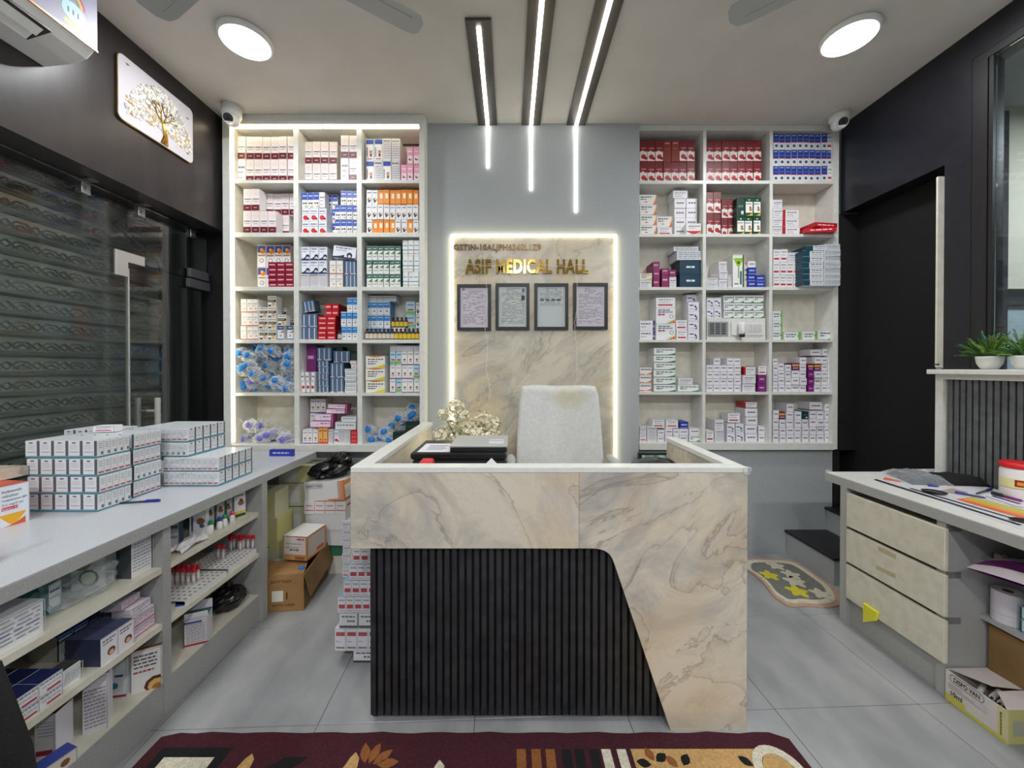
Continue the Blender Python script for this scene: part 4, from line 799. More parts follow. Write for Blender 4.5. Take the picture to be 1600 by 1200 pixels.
# ceiling fans
def fan(x, y, z, a0, label):
    t = thing('ceiling_fan', label, 'fan', (x, y, z), math.radians(a0), 'grey ceiling fans')
    m = MB(); m.lathe([(.0, -.075), (.05, -.072), (.10, -.045), (.115, -.01), (.11, .02), (.05, .045), (.02, .05)], n=28); m.build('motor_housing', 'gplastic', t, True)
    m = MB(); m.lathe([(.012, .051), (.012, CEIL - z - .08)], n=12); m.lathe([(.02, CEIL - z - .08), (.06, CEIL - z - .02), (.06, CEIL - z - .001)], n=20); m.build('down_rod', 'gplastic', t, True)
    pts = [(.15, -.045), (.22, -.062), (.60, -.076), (.648, -.066), (.672, -.03), (.672, .03), (.655, .055), (.60, .062), (.22, .052), (.15, .04)]
    for k in range(3):
        m = MB(); m.prism(pts, -.004, .0, 'z'); m.box(.2, .62, -.036, -.032, -.006, -.004); b = m.build('blade', 'gplastic', t); b.rotation_euler = (math.radians(6), 0, math.radians(120 * k))
        m = MB(); m.prism([(.08, -.02), (.16, -.03), (.24, -.03), (.24, .03), (.16, .03), (.08, .02)], .004, .008, 'z'); br = m.build('blade_arm', 'steel', t); br.rotation_euler = (0, 0, math.radians(120 * k))
fan(-.96, 1.38, 2.93, 34.5, 'grey three-blade ceiling fan, its blade left of the light profiles')
fan(1.50, 1.30, 2.93, 23, 'grey ceiling fan at the right, only one blade tip showing')
# cctv cameras
def cctv(px, py, y, rz, label):
    p = W(px, py, y); t = thing('security_camera', label, 'camera', (p.x, p.y, p.z), rz, 'white turret security cameras')
    m = MB(); m.lathe([(.056, .018), (.06, .03), (.06, CEIL - p.z - .0006)], n=24); m.build('base', 'wplastic', t, True)
    m = MB(); m.blob((0, 0, 0), .048, .048, .046, 20, 12); m.build('ball', 'wplastic', t, True)
    m = MB(); m.tube([(0, -.030, -.012), (0, -.052, -.020)], .034, 20); m.build('face', 'wplastic', t)
    m = MB(); m.tube([(0, -.0515, -.019), (0, -.055, -.021)], .029, 20, (40, 42, 44)); m.tube([(0, -.053, -.020), (0, -.0575, -.0216)], .012, 14, (10, 10, 12)); m.build('lens', 'card', t)
cctv(362, 187, 2.62, math.radians(14), 'white turret security camera, corner above the left shelf unit')
cctv(1311, 193, 2.70, math.radians(-16), 'white turret security camera, corner above the right shelf unit')
# ================================================================== LEFT FASCIA: AIR CONDITIONER, RELIEF PICTURE
ac = thing('air_conditioner', 'white split air conditioner mounted high on the dark left fascia', 'air conditioner', (0, 0, 0))
prof = [(WL, 3.07), (-1.84, 3.07), (-1.825, 3.05), (-1.825, 2.775), (-1.835, 2.762), (-1.86, 2.736), (-1.93, 2.714), (WL, 2.702)]
m = MB(); m.prism([(a, b) for a, b in prof], .82, 1.70, 'y'); bevel(m.build('casing', 'wplastic', ac), .006)
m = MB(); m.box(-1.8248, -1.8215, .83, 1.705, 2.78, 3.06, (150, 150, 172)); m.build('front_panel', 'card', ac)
m = MB(); m.box(-1.826, -1.8205, .82, 1.706, 2.772, 2.7795); m.build('trim', 'orange_edge', ac)
m = MB(); m.prism([(-1.85, 2.745), (-1.95, 2.7125), (-1.95, 2.705), (-1.85, 2.736)], .86, 1.56, 'y', (60, 56, 54)); m.build('outlet', 'card', ac)
for k in range(2):
    m = MB(); m.prism([(-1.86 - .04 * k, 2.728 - .012 * k), (-1.89 - .04 * k, 2.704 - .012 * k), (-1.893 - .04 * k, 2.706 - .012 * k), (-1.863 - .04 * k, 2.7305 - .012 * k)], .88, 1.54, 'y'); m.build('louvre', 'wplastic', ac)
xs = -1.8212
m = MB(); m._a([(xs, 1.615 + .045 * math.cos(a), 2.862 + .04 * math.sin(a)) for a in [2 * math.pi * i / 20 for i in range(20)]], [tuple(range(20))], (176, 222, 226)); m._a([(xs, 1.58, 2.802), (xs, 1.655, 2.802), (xs, 1.655, 2.82), (xs, 1.58, 2.82)], [(0, 1, 2, 3)], (214, 196, 90))
for k, c in enumerate([(200, 60, 60), (230, 180, 60), (90, 140, 80)]):
    r0, r1 = .05 - k * .012, .058 - k * .012; n = 10
    vs = [(xs + .0002, 1.60 + r * math.cos(math.pi * i / n), 2.90 + r * math.sin(math.pi * i / n)) for i in range(n + 1) for r in (r0, r1)]; m._a(vs, [(2 * i, 2 * i + 1, 2 * i + 3, 2 * i + 2) for i in range(n)], c)
for k in range(3): m._a([(xs + .0004, 1.59 + .018 * k, 2.85), (xs + .0004, 1.596 + .018 * k, 2.85), (xs + .0004, 1.596 + .018 * k, 2.872), (xs + .0004, 1.59 + .018 * k, 2.872)], [(0, 1, 2, 3)], (60, 90, 110))
m.build('sticker', 'card', ac)
pc = thing('wall_picture', 'rounded white relief picture of a golden tree on the dark fascia', 'picture', (WL, 0, 0))
ya, yb, za, zb_ = 2.0, 2.475, 2.683, 3.03
def rrect(x0, x1, y0, y1, r, n=5):
    P = []
    for cx, cy, a0 in ((x1 - r, y1 - r, 0), (x0 + r, y1 - r, 90), (x0 + r, y0 + r, 180), (x1 - r, y0 + r, 270)):
        for i in range(n + 1): a = math.radians(a0 + 90 * i / n); P.append((cx + r * math.cos(a), cy + r * math.sin(a)))
    return P
m = MB(); m.prism(rrect(ya, yb, za, zb_, .03), .0005, .012, 'x'); m.build('gold_edge', 'gold', pc)
m = MB(); m.prism(rrect(ya + .003, yb - .003, za + .003, zb_ - .003, .028), .0121, .016, 'x', (206, 202, 208)); m.build('picture_board', 'matte', pc)
rr = random.Random(3)
m = MB()
def twig(p, a, l, r, dep):
    q = (p[0] + math.cos(a) * l, p[1] + math.sin(a) * l); m.tube([(.0215, p[0], p[1]), (.0215, (p[0] + q[0]) / 2 + rr.uniform(-.005, .005), (p[1] + q[1]) / 2), (.0215, q[0], q[1])], [r, r * .85, r * .7], 5, (176, 130, 70))
    if dep: 
        for da in (-.55, .1, .6): twig(q, a + da + rr.uniform(-.2, .2), l * .72, r * .6, dep - 1)
for k in (-.006, 0, .006): m.tube([(.020, 2.265 + k * 3, za + .010), (.021, 2.272 + k, za + .06), (.021, 2.252, za + .125)], .0065, 6, (190, 146, 80))
for a in (2.3, 1.75, 1.2, .7): twig((2.252, za + .12), a, .055, .0042, 2)
m.build('tree_trunk', 'gold', pc)
m = MB()
for i in range(760):
    a = rr.uniform(0, 6.28); q = rr.random() ** .5; y = 2.25 + .215 * q * math.cos(a); z = za + .20 + .115 * q * math.sin(a) - .12 * ((y - 2.25) / .215) ** 2
    if z < za + .02: continue
    r = rr.uniform(.006, .0105); m.blob((.0175, y, z), .004, r, r, 6, 4, 0, 0, ((236, 232, 222) if rr.random() < .6 else (186, 182, 176)) if rr.random() < .85 or (z > za + .15) else (206, 160, 84))
m.build('blossoms', 'matte', pc, kind='stuff')
m = MB()
for (y, z) in ((2.04, za + .31), (2.06, za + .09), (2.05, za + .06), (2.42, za + .27), (2.42, za + .05)): m.prism([(y, z), (y + .012, z + .006), (y + .024, z + .002), (y + .012, z - .006)], .0162, .0185, 'x', (140, 120, 96))
m.build('birds', 'card', pc, kind='stuff')
# ================================================================== RECEPTION DESK
D0 = 1.45; xl, xr_ = -.604, .899; zt = 1.005; zb1 = .696
dk = thing('reception_desk', 'marble laminate reception desk with black fluted front', 'desk', (0, 0, 0))
curve = [(.31, zb1), (.335, .694), (.357, .688), (.375, .676), (.388, .658), (.396, .637), (.611, 0.0005)]
xseam = W(905, 800, D0).x
m = MB(); m.prism([(xl, zb1), (xseam - .0006, zb1), (xseam - .0006, zt - .022), (xl, zt - .022)], D0 + .001, D0 + .025, 'y'); m.build('front_panel', 'marble3', dk)
m = MB(); m.prism([(xseam + .0006, zb1)] + curve + [(xr_, .0005), (xr_, zt - .022), (xseam + .0006, zt - .022)], D0 + .001, D0 + .025, 'y'); m.build('front_panel', 'marble', dk)
zin = .75
dback = 2.66
m = MB(); m.box(xl, xl + .06, D0 + .026, dback, zb1, zt - .022); m.build('side_panel', 'marble2', dk)
rp = [(D0 + .026, .0005), (2.02, .0005), (2.02, .70), (1.82, .74), (1.84, .86), (1.90, .888), (2.08, .90), (2.08, zt - .022), (D0 + .026, zt - .022)]
m = MB(); m.prism(rp, xr_ - .05, xr_, 'x'); m.build('side_panel', 'marble2', dk)
m = MB(); m.box(xl, xr_, D0 - .0005, D0 + .06, zt - .0215, zt); m.box(xl, xl + .068, D0 + .06, dback, zt - .0215, zt); m.box(xr_ - .055, xr_, D0 + .06, 2.08, zt - .0215, zt); bevel(m.build('rim', 'white', dk), .002)
m = MB(); m.box(xl + .0605, xr_ - .0505, D0 + .027, 2.02, zin - .025, zin); m.box(xl + .0605, -.12, 2.0205, dback, zin - .025, zin); m.build('worktop', 'white', dk)
m = MB(); m.box(-.543, .60, D0 + .047, D0 + .060, .034, zb1 + .02); m.box(-.543, -.525, D0 + .0605, dback, .0005, zb1 - .001); m.build('base_panel', 'groove', dk)
m = MB(); m.box(-.53, .595, D0 + .066, D0 + .08, .0005, .6); m.build('plinth', 'groove', dk)
m = MB(); m.bevel_box(-.0100, .0100, D0 + .027, D0 + .0465, .034, zb1 + .02, .002); me = m.mesh('slat', 'slat')
for i in range(40): link('slat', me, dk, None, (-.5305 + i * .02865, 0, 0))
# tape blob at the corner of the rim
m = MB(); m.blob((0, 0, 0), .018, .012, .016, 10, 6, .25, 4); o = m.build('adhesive_tape', 'film', smooth=True, loc=(xr_ - .004, D0 - .004, zt - .012)); tag(o, 'crumpled clear tape on the right front corner of the desk', 'tape')
# printer
pr = thing('printer', 'black and grey multifunction printer on the desk worktop', 'printer', (0, 0, 0))
y0 = 1.75; xa1, xa2, xa3 = W(641, 700, y0).x, W(703, 700, y0).x, W(792, 700, y0).x; zt1 = W(0, 707, y0).z; zt2 = W(0, 695.5, y0).z
m = MB(); m.bevel_box(xa1 + .008, xa3, y0, y0 + .30, zin + .0005, zt1 - .035, .008); m.build('body', 'bplastic', pr)
m = MB(); m.bevel_box(xa1, xa3 - .002, y0 - .004, y0 + .30, zt1 - .034, zt1, .008); m.build('scanner_bed', 'bplastic', pr)
m = MB(); m.bevel_box(xa2, xa3, y0 + .0, y0 + .25, zt1 + .0005, zt2 - .012, .004); m.build('feeder', 'bplastic', pr)
m = MB(); m.bevel_box(xa2 - .002, xa3 + .004, y0 - .003, y0 + .255, zt2 - .0115, zt2, .004); m.build('lid', 'gplastic', pr)
m = MB(); m.box(xa3 - .085, xa3 - .015, y0 + .03, y0 + .14, zt2 + .0003, zt2 + .001, (214, 214, 218)); m.box(xa3 - .083, xa3 - .02, y0 + .10, y0 + .106, zt2 + .001, zt2 + .0014, (70, 80, 130)); m.build('sticker', 'card', pr)
m = MB(); m.box(xa1 + .05, xa3 - .05, y0 - .0015, y0 + .002, zin + .05, zin + .12, (12, 12, 14)); m.build('paper_slot', 'card', pr)
m = MB(); m.box(xa1 + .03, xa2 - .004, y0 + .005, y0 + .2, zt1 + .0006, zt1 + .0016, (226, 224, 228))
for k in range(4): m.box(xa1 + .06, xa2 - .04 + .01 * (k % 2), y0 + .05 + .03 * k, y0 + .06 + .03 * k, zt1 + .0016, zt1 + .0018, (90, 80, 110))
o = m.build('paper_sheet', 'matte'); tag(o, 'white printed sheets lying on the left of the printer', 'paper')
m = MB(); m.bevel_box(W(654, 722, 1.6).x, W(675, 722, 1.6).x, 1.6, 1.66, zin + .0005, W(0, 720.5, 1.6).z, .008, (214, 40, 46)); o = m.build('stapler', 'card'); tag(o, 'red plastic holder just showing behind the desk rim', 'holder')
p2 = W(768, 715.5, 1.56)
m = MB(); m._a([(p2.x, 1.56, p2.z), (p2.x - .10, 1.545, p2.z - .10), (p2.x, 1.53, p2.z - .20), (p2.x + .10, 1.545, p2.z - .10)], [(0, 1, 2, 3)], (236, 236, 238)); o = m.build('paper_sheet', 'matte'); solid(o, .001); tag(o, 'white paper corner peeking over the desk rim', 'paper')
# flowers
vs_ = thing('flower_arrangement', 'cream blossom sprays in a vase behind the printer', 'flowers', (-.30, 2.32, zin + .0005))
m = MB(); m.lathe([(.05, 0), (.065, .03), (.07, .09), (.045, .14), (.04, .17), (.046, .18)], n=24, col=(230, 226, 214)); m.build('vase', 'card', vs_, True)
rr = random.Random(11); base = Vector((-.30, 2.32, zin))
def on(px, py, y): p = W(px, py, y); return p - base
clusters = [(712, 637, 2.30, .05), (692, 647, 2.28, .032), (722, 650, 2.30, .045), (690, 680, 2.32, .055), (705, 668, 2.34, .04), (725, 668, 2.30, .05), (742, 668, 2.34, .06), (757, 655, 2.30, .045), (768, 662, 2.32, .05), (775, 672, 2.30, .05), (752, 678, 2.30, .06), (735, 682, 2.26, .05), (700, 690, 2.28, .05), (765, 684, 2.28, .05)]
m = MB()
for px, py, y, r in clusters:
    c = on(px, py, y)
    for k in range(64):
        u = Vector((rr.gauss(0, 1), rr.gauss(0, 1), rr.gauss(0, 1))).normalized() * r * rr.uniform(.6, 1.0) + c; nrm = (u - c).normalized()
        t1 = nrm.orthogonal().normalized(); t2 = nrm.cross(t1)
        for q in range(4):
            a = q * math.pi / 2 + rr.random(); d = (t1 * math.cos(a) + t2 * math.sin(a)); e = (t1 * -math.sin(a) + t2 * math.cos(a)); s_ = rr.uniform(.012, .018)
            m._a([u, u + d * s_ * .6 + e * s_ * .45 + nrm * .004, u + d * s_ + nrm * .006, u + d * s_ * .6 - e * s_ * .45 + nrm * .004], [(0, 1, 2, 3)])
m.build('petals', 'petal', vs_, kind='stuff')
m = MB()
for px, py, y, r in clusters: c = on(px, py, y); m.tube([(rr.uniform(-.02, .02), rr.uniform(-.02, .02), .12), (c.x * .5, c.y * .5, .12 + (c.z - .12) * .6), c], .0022, 5)
m.build('stems', 'leaf', vs_, kind='stuff')
def leafat(c, L_, wd, az, el, mb):
    d = Vector((math.cos(az) * math.cos(el), math.sin(az) * math.cos(el), math.sin(el))); s_ = d.cross(Vector((0, 0, 1))); s_ = s_.normalized() if s_.length > .01 else Vector((1, 0, 0)); n_ = s_.cross(d)
    mb._a([c, c + d * L_ * .35 + s_ * wd, c + d * L_ * .45 - n_ * wd * .3, c + d * L_ * .35 - s_ * wd, c + d * L_], [(0, 1, 2), (0, 2, 3), (1, 4, 2), (2, 4, 3)])
for px, py, az, el in ((755, 643, 3.3, .2), (722, 672, 2.2, .5), (712, 678, 2.6, -.5), (716, 673, .6, -.9), (709, 672, 4, .3), (720, 680, 5.2, -.4)):
    m = MB(); leafat(on(px, py, 2.25), .045, .014, az, el, m); m.build('leaf', 'leaf2' if px < 750 else 'leaf', vs_)
# office chair with towel
cx, cyy = W(876, 700, 2.2).x, 2.2
ch = thing('office_chair', 'swivel office chair draped in a white towel behind the desk', 'chair', (cx, cyy, 0))
hw = .235
def back(u, v, off=0.0, grow=0.0):
    z = .50 + grow * 0 + v * .765; q = (u - .5) * 2; w = (hw + .012 * math.sin(v * 3) - .0 + grow) * (1.0 if v < .95 else 1 - .05 * (v - .95) / .05) * (1.04 - .13 * v)
    if v > .9: z -= .012 * abs(q) ** 4 * (v - .9) * 10
    return Vector((q * w, .06 + .06 * v - .03 * (1 - q * q) * 0 + .045 * q * q * -1 + off, z))
m = MB(); m.grid(lambda u, v: back(u, v * .97, .02), 10, 12); o = m.build('backrest', 'bplastic', ch, True); solid(o, .05)
rr = random.Random(2)
def fold(u, v): return .006 * math.sin(9 * u + 4 * v) * math.sin(3 * v + 1) + .004 * math.sin(23 * u - 6 * v)
def towel(u, v):
    if v < .86: 
        p = back(u, .02 + v / .86 * .96, -.014, .010); p.y += fold(u, v)
    else:
        t = (v - .86) / .14
        if t < .35: a = t / .35 * math.pi; p = back(u, .98, .02 - .036 * math.cos(a), .010); p.z += .024 * math.sin(a)
        else: p = back(u, .98 - (t - .35) / .65 * .5, .056, .010); p.y += fold(u, v)
    p.z += .004 * math.sin(7 * u + 1); return p
m = MB(); m.grid(towel, 28, 44); o = m.build('towel_cover', 'towel', ch, True); solid(o, .006)
m = MB(); m.bevel_box(-.25, .25, -.30, .14, .42, .50, .03); subsurf(m.build('seat', 'bplastic', ch, True), 1)
for s_ in (-1, 1):
    xx = s_ * .285; m = MB(); m.tube([(xx * .8, -.1, .46), (xx, -.1, .48), (xx, -.1, .66)], .014, 8); m.tube([(xx * .8, .04, .46), (xx, .04, .48), (xx, .04, .66)], .014, 8); a_ = m.build('arm', 'bplastic', ch, True)
    m = MB(); zz = W(0, 716, 2.12).z; m.blob((xx * 1.0, -.05, zz - .018), .028, .13, .020, 12, 8); m.tube([(xx, -.1, .64), (xx, -.1, zz - .03)], .014, 8); m.build('arm_pad', 'gplastic', a_, True)
m = MB(); m.tube([(0, -.06, .08), (0, -.06, .42)], .028, 14); m.build('gas_column', 'steel', ch, True)
for k in range(5):
    a = math.radians(72 * k + 20); m = MB(); m.tube([(0, -.06, .10), (.28 * math.cos(a), -.06 + .28 * math.sin(a), .075)], [.028, .016], 8); lg_ = m.build('leg', 'bplastic', ch, True)
    m = MB(); cxx, cy_ = .28 * math.cos(a), -.06 + .28 * math.sin(a); m.tube([(cxx - .02, cy_, .027), (cxx + .02, cy_, .027)], .026, 12); m.build('castor', 'bplastic', lg_)
# stool with rounded dark back on the right
st_ = thing('low_chair', 'dark grey rounded chair back in front of the monitor', 'chair', (W(1037, 715, 1.95).x, 1.98, 0))
m = MB(); m.grid(lambda u, v: Vector(((u - .5) * .285, .10 - .05 * (2 * u - 1) ** 2, .55 + v * (.896 - .55) - .026 * (2 * u - 1) ** 2 * v)), 12, 8); solid(subsurf(m.build('backrest', 'dgplastic', st_, True)), .025)
m = MB(); m.bevel_box(-.17, .17, -.22, .09, .42, .46, .015); m.build('seat', 'dgplastic', st_)
for sx, sy in ((-1, -1), (1, -1), (-1, 1), (1, 1)):
    m = MB(); m.tube([(sx * .13, -.06 + sy * .12, .42), (sx * .16, -.06 + sy * .14, .0005)], .012, 8); m.build('leg', 'dgplastic', st_)
m = MB(); m.box(-.15, -.13, .06, .08, .45, .62); m.box(.13, .15, .06, .08, .45, .62); m.build('back_support', 'dgplastic', st_)
# monitor on wall shelf
ym = 2.72; p = W(998, 708, ym); q = W(1082, 745, ym)
ws = MB(); ws.box(p.x - .02, q.x + .05, 2.62, 2.839, q.z - .11, q.z - .09); o = ws.build('wall_ledge', 'white'); tag(o, 'white wall ledge below the right shelf unit carrying the monitor', 'ledge')
mo = thing('monitor', 'small black monitor showing green picture under the right shelf unit', 'monitor', (0, 0, 0))
m = MB(); m.box(p.x, q.x, ym, ym + .03, q.z, p.z); m.build('bezel', 'bplastic', mo)
m = MB(); m.box((p.x + q.x) / 2 - .09, (p.x + q.x) / 2 + .09, ym - .02, ym + .09, q.z - .0895, q.z - .08); m.box((p.x + q.x) / 2 - .02, (p.x + q.x) / 2 + .02, ym + .031, ym + .05, q.z - .08, q.z + .1); m.build('stand', 'bplastic', mo)
M['screen'] = noisy('screen_picture', (60, 100, 70), (150, 170, 160), 26, 0.3)
N, L, b = nodes(M['screen']); b.inputs['Emission Strength'].default_value = .35
for l_ in b.inputs['Base Color'].links: L.new(l_.from_socket, b.inputs['Emission Color'])
m = MB(); m.box(p.x + .022, q.x - .022, ym - .0012, ym - .0002, q.z + .02, p.z - .014); m.build('screen', 'screen', mo)
# ================================================================== LEFT COUNTER
XF = -1.345; CT = .80
lc = thing('counter_unit', 'long grey laminate counter unit with open shelves along the glass wall', 'counter', (0, 0, 0))
m = MB(); m.box(-2.185, XF, -.3, 2.66, CT - .004, CT); m.build('counter_top', 'counter', lc)
m = MB(); m.box(-2.185, XF + .001, -.3, 2.659, CT - .045, CT - .0045); m.build('edge_band', 'edge', lc)
XI = XF - .02
for y in (-.28, 1.505, 2.085):
    w_ = .035 if y < 2 else .045
    m = MB(); m.box(-2.1, XI if y < 2 else XF - .005, y, y + w_, 0.0005, CT - .0455); m.build('upright', 'edge', lc)
m = MB(); m.box(-2.14, -2.1005, -.28, 2.13, 0.0005, CT - .0455); m.build('back_panel', 'edge', lc)
for (ya, yb) in ((-.2445, 1.5045), (1.5405, 2.0845)):
    for z in (.596, .374):
        m = MB(); m.box(-2.1, XI - .004, ya, yb, z - .024, z); m.build('shelf', 'cream', lc)
    m = MB(); m.box(-2.1, XI - .002, ya, yb, .0005, .144); m.build('plinth', 'edge', lc)
    m = MB(); m.box(-2.1, XI - .003, ya, yb, .1442, .1455); m.build('base_shelf', 'cream', lc)
SH = {'a': .5965, 'b': .3745, 'c': .146, 't': CT + .0005}
PI2 = math.pi / 2
def big(k, x, y, w, h, d, lvl, label, rz=PI2, name='medicine_box', dz=0, tilt=0, grp=None, texts=()):
    z = (SH[lvl] if isinstance(lvl, str) else lvl) + dz
    o = link(name, carton_mesh(k, w, h, d)); o.location = (x, y, z); o.rotation_euler = (0, tilt, rz); tag(o, label, 'box', grp)
    for (s_, u, v, tw_, th_, c) in texts: lettering(s_, tw_, th_, o, (-w / 2 + u, -d / 2 - .0012, v), c)
    return o
K('a1', '', (232, 232, 236), [('r', .49, .5, 0, 1, LG)] + sum([TXL(.05, .46, .2 + .13 * i, .04, (110, 120, 170) if i in (2,) else LG, i) + TXL(.54, .95, .2 + .13 * i, .04, (110, 120, 170) if i in (2,) else LG, i + 3) for i in range(6)], []))
K('a2', '', (222, 232, 236), [('r', 0, 1, 0, .16, (90, 170, 180)), ('r', 0, .1, 0, 1, (40, 90, 110))] + TXL(.2, .9, .7, .08, INK) + TXL(.2, .9, .5, .05, LG), (70, 150, 160))
K('a3', '', (232, 232, 234), sum([TXL(.06, .9, .15 + .085 * i, .025, (150, 150, 158), i) for i in range(9)], []), (80, 84, 86), (60, 62, 64))
K('a4', '', (236, 238, 236), [('c', .5, .28, .3, (50, 80, 60)), ('c', .5, .28, .22, (220, 230, 190)), ('c', .3, .7, .3, (120, 150, 60))] + TXL(.1, .9, .9, .05, INK), (150, 156, 150), (120, 124, 120))
K('b1', '', (234, 234, 238), TXL(.05, .95, .76, .08, INK) + TXL(.1, .9, .5, .06, LG) + [('r', .3, .9, .12, .26, (190, 40, 70))], (226, 226, 230), (28, 38, 84))
K('b2', '', (232, 234, 240), [('r', 0, 1, .86, 1, (40, 90, 190)), ('r', 0, .12, 0, .86, (60, 62, 50)), ('r', .45, .7, .1, .18, INK)] + sum([TXL(.2, .92, .28 + .12 * i, .04, LG, i) for i in range(5)], []), (180, 180, 170), (34, 50, 110))
K('b3', '', (232, 228, 232), [('c', .62, .34, .24, (110, 56, 36)), ('c', .62, .3, .15, (226, 180, 150))] + TXL(.1, .85, .82, .05, INK) + TXL(.1, .7, .72, .04, INK, 5), (52, 58, 88), (70, 76, 104))
K('b4', '', (226, 216, 226), [('r', 0, 1, 0, .1, (200, 70, 110)), ('r', .1, .7, .4, .55, (220, 150, 180))] + TXL(.1, .9, .7, .1, LG), (222, 214, 222), (236, 232, 238))
K('c1', '', (226, 224, 228), [('r', .05, .85, .06, .18, (150, 20, 44))] + sum([TXL(.15, .9, .5 + .08 * i, .02, LG, i) for i in range(5)], []), (226, 222, 226), (110, 16, 40))
K('c2', '', (230, 226, 230), sum([TXL(.08, .9, .08 + .07 * i, .022, (140, 138, 146), i) for i in range(11)], []), (226, 224, 228), (28, 90, 100))
K('c3', '', (226, 230, 234), [('c', .3, .3, .22, (40, 140, 160)), ('r', .3, .8, .52, .58, (60, 90, 160)), ('r', 0, 1, 0, .06, (170, 40, 80))], (220, 222, 226), (50, 130, 140))
K('c4', '', (234, 232, 230), [('c', .82, .08, .42, (96, 44, 40)), ('c', .84, .06, .32, (226, 190, 110)), ('c', .84, .02, .18, (180, 120, 60))] + sum([TXL(.08, .85, .58 + .09 * i, .035, INK, i) for i in range(4)], []) + TXL(.08, .75, .48, .035, (150, 60, 50), 2), (224, 222, 220), (116, 70, 44))
K('c5', '', (232, 226, 214), [('c', .3, .5, .28, (120, 76, 46)), ('c', .7, .45, .26, (140, 90, 60))], (60, 80, 170), (60, 80, 170))
K('d1', '', (240, 240, 242), [('r', .1, .9, .84, .98, (32, 60, 160)), ('c', .68, .5, .26, (150, 90, 66)), ('c', .76, .34, .16, (60, 110, 150)), ('r', .12, .2, .2, .7, (40, 60, 140))], (236, 236, 238), (200, 204, 220))
K('d2', '', (240, 240, 240), [('r', .05, .95, .9, .98, (60, 64, 64)), ('c', .62, .5, .26, (170, 120, 90)), ('c', .62, .6, .14, (110, 70, 50)), ('t2', 0, 1, .0, .2, (232, 190, 60)), ('r', 0, 1, 0, .1, (24, 84, 60))] + TXL(.1, .8, .76, .05, INK), (20, 70, 50), (20, 70, 50))
# bay one, upper shelf
big('a1', -1.45, 1.028, .22, .098, .12, 'a', 'wide white box with blue text lines at near end of upper counter shelf')
big('a2', -1.512, 1.226, .04, .092, .09, 'a', 'small teal-edged white carton beside the wide box on upper counter shelf', PI2 + .1)
big('a4', -1.50, 1.38, .10, .138, .05, 'a', 'green-leaf printed white box inside plastic on upper counter shelf', .25)
big('a4', -1.60, 1.28, .11, .13, .05, 'a', 'green-leaf printed white box further left on upper counter shelf', .3)
big('a3', -1.455, 1.46, .078, .148, .10, 'a', 'dark-topped white box with fine print beside the counter upright', PI2 - .02)
def crumple(name, c, rx, ry, rz, matn, label, seed, cat='bag', j=.22, n=18, m_=12, zmin=None, smooth=False):
    m = MB(); m.blob((0, 0, 0), rx, ry, rz, n, m_, j, seed, zmin=zmin); o = m.build(name, matn, None, smooth, None, c); tag(o, label, cat); return o
crumple('clear_bag', (-1.47, 1.30, .648), .07, .12, .050, 'film', 'crinkled clear plastic bag in front of leaf-printed boxes on counter shelf', 5, j=.25)
crumple('clear_bag', (-1.60, 1.05, .64), .07, .10, .042, 'film', 'flat clear plastic bag behind the wide white box on counter shelf', 6, j=.2)
# bay one, middle shelf
for i in range(3):
    for j in range(3):
        for l_ in range(2): big('b1', -1.411 - .068 * j, 1.028 + .059 * i, .058, .040, .066, 'b', f'navy-topped white carton, {ORD[i]} along {ORD[j]} rank, {["lower", "upper"][l_]} layer, middle shelf block', dz=.0405 * l_, grp='navy-topped cartons on the middle counter shelf')
for i in range(4): big('b2', -1.595, 1.325 + .047 * i, .044, .085, .10, 'b', f'blue-topped white carton, {ORD[i]} from near end, middle counter shelf', grp='blue-topped cartons on the middle counter shelf')
for i in range(3): big('b2', -1.66, 1.05 + .06 * i, .052, .10, .05, 'b', f'rear blue-topped white carton, {ORD[i]} from near end, middle counter shelf', grp='rear blue-topped cartons on the middle counter shelf')
for i in range(2): big('b3', -1.436, 1.312 + .058 * i, .0565, .092, .12, 'b', ['nearer', 'farther'][i] + ' box with curly-haired child face on middle counter shelf', grp='boxes with a child face')
big('a3', -1.42, 1.215, .05, .058, .05, 'b', 'small clear-wrapped white carton beside the navy block, middle shelf')
for i in range(4):
    for j in range(2): big('b4', -1.43, 1.424 + .0215 * i, .0205, .040, .07, 'b', f'pink-edged ampoule carton, {ORD[i]} along, {["lower", "upper"][j]} layer, middle counter shelf', dz=.0405 * j, grp='pink-edged ampoule cartons')
for i in range(2): big('b4', -1.44 - .03 * i, 1.455 - .012 * i, .08, .028, .07, 'b', ['lower', 'upper'][i] + ' flat pink-edged carton lying on the ampoule cartons', dz=.0815 + .0285 * i, rz=PI2 + .12 * i)
crumple('clear_bag', (-1.43, 1.435, .46), .045, .05, .02, 'film', 'clear wrapping over the pink-edged ampoule cartons', 8, j=.3)
# bay one, base
big('c1', -1.475, 1.235, .055, .138, .06, 'c', 'white box with dark red bar at near end of base shelf', .2)
big('a3', -1.43, 1.10, .05, .09, .05, 'c', 'small white box beside black cloth on base shelf', .5)
big('c5', -1.40, 1.165, .09, .042, .05, 'c', 'small blue and brown-cake printed carton on base shelf', PI2 - .3)
big('c2', -1.425, 1.32, .062, .185, .05, 'c', 'tall white fine-print box with teal lid on base shelf', .6)
big('c3', -1.475, 1.46, .055, .145, .06, 'c', 'white box with teal fish-shaped print on base shelf', .2)
big('c4', -1.395, 1.470, .088, .16, .018, 'c', 'white box with brown and gold disc print on base shelf', .5)
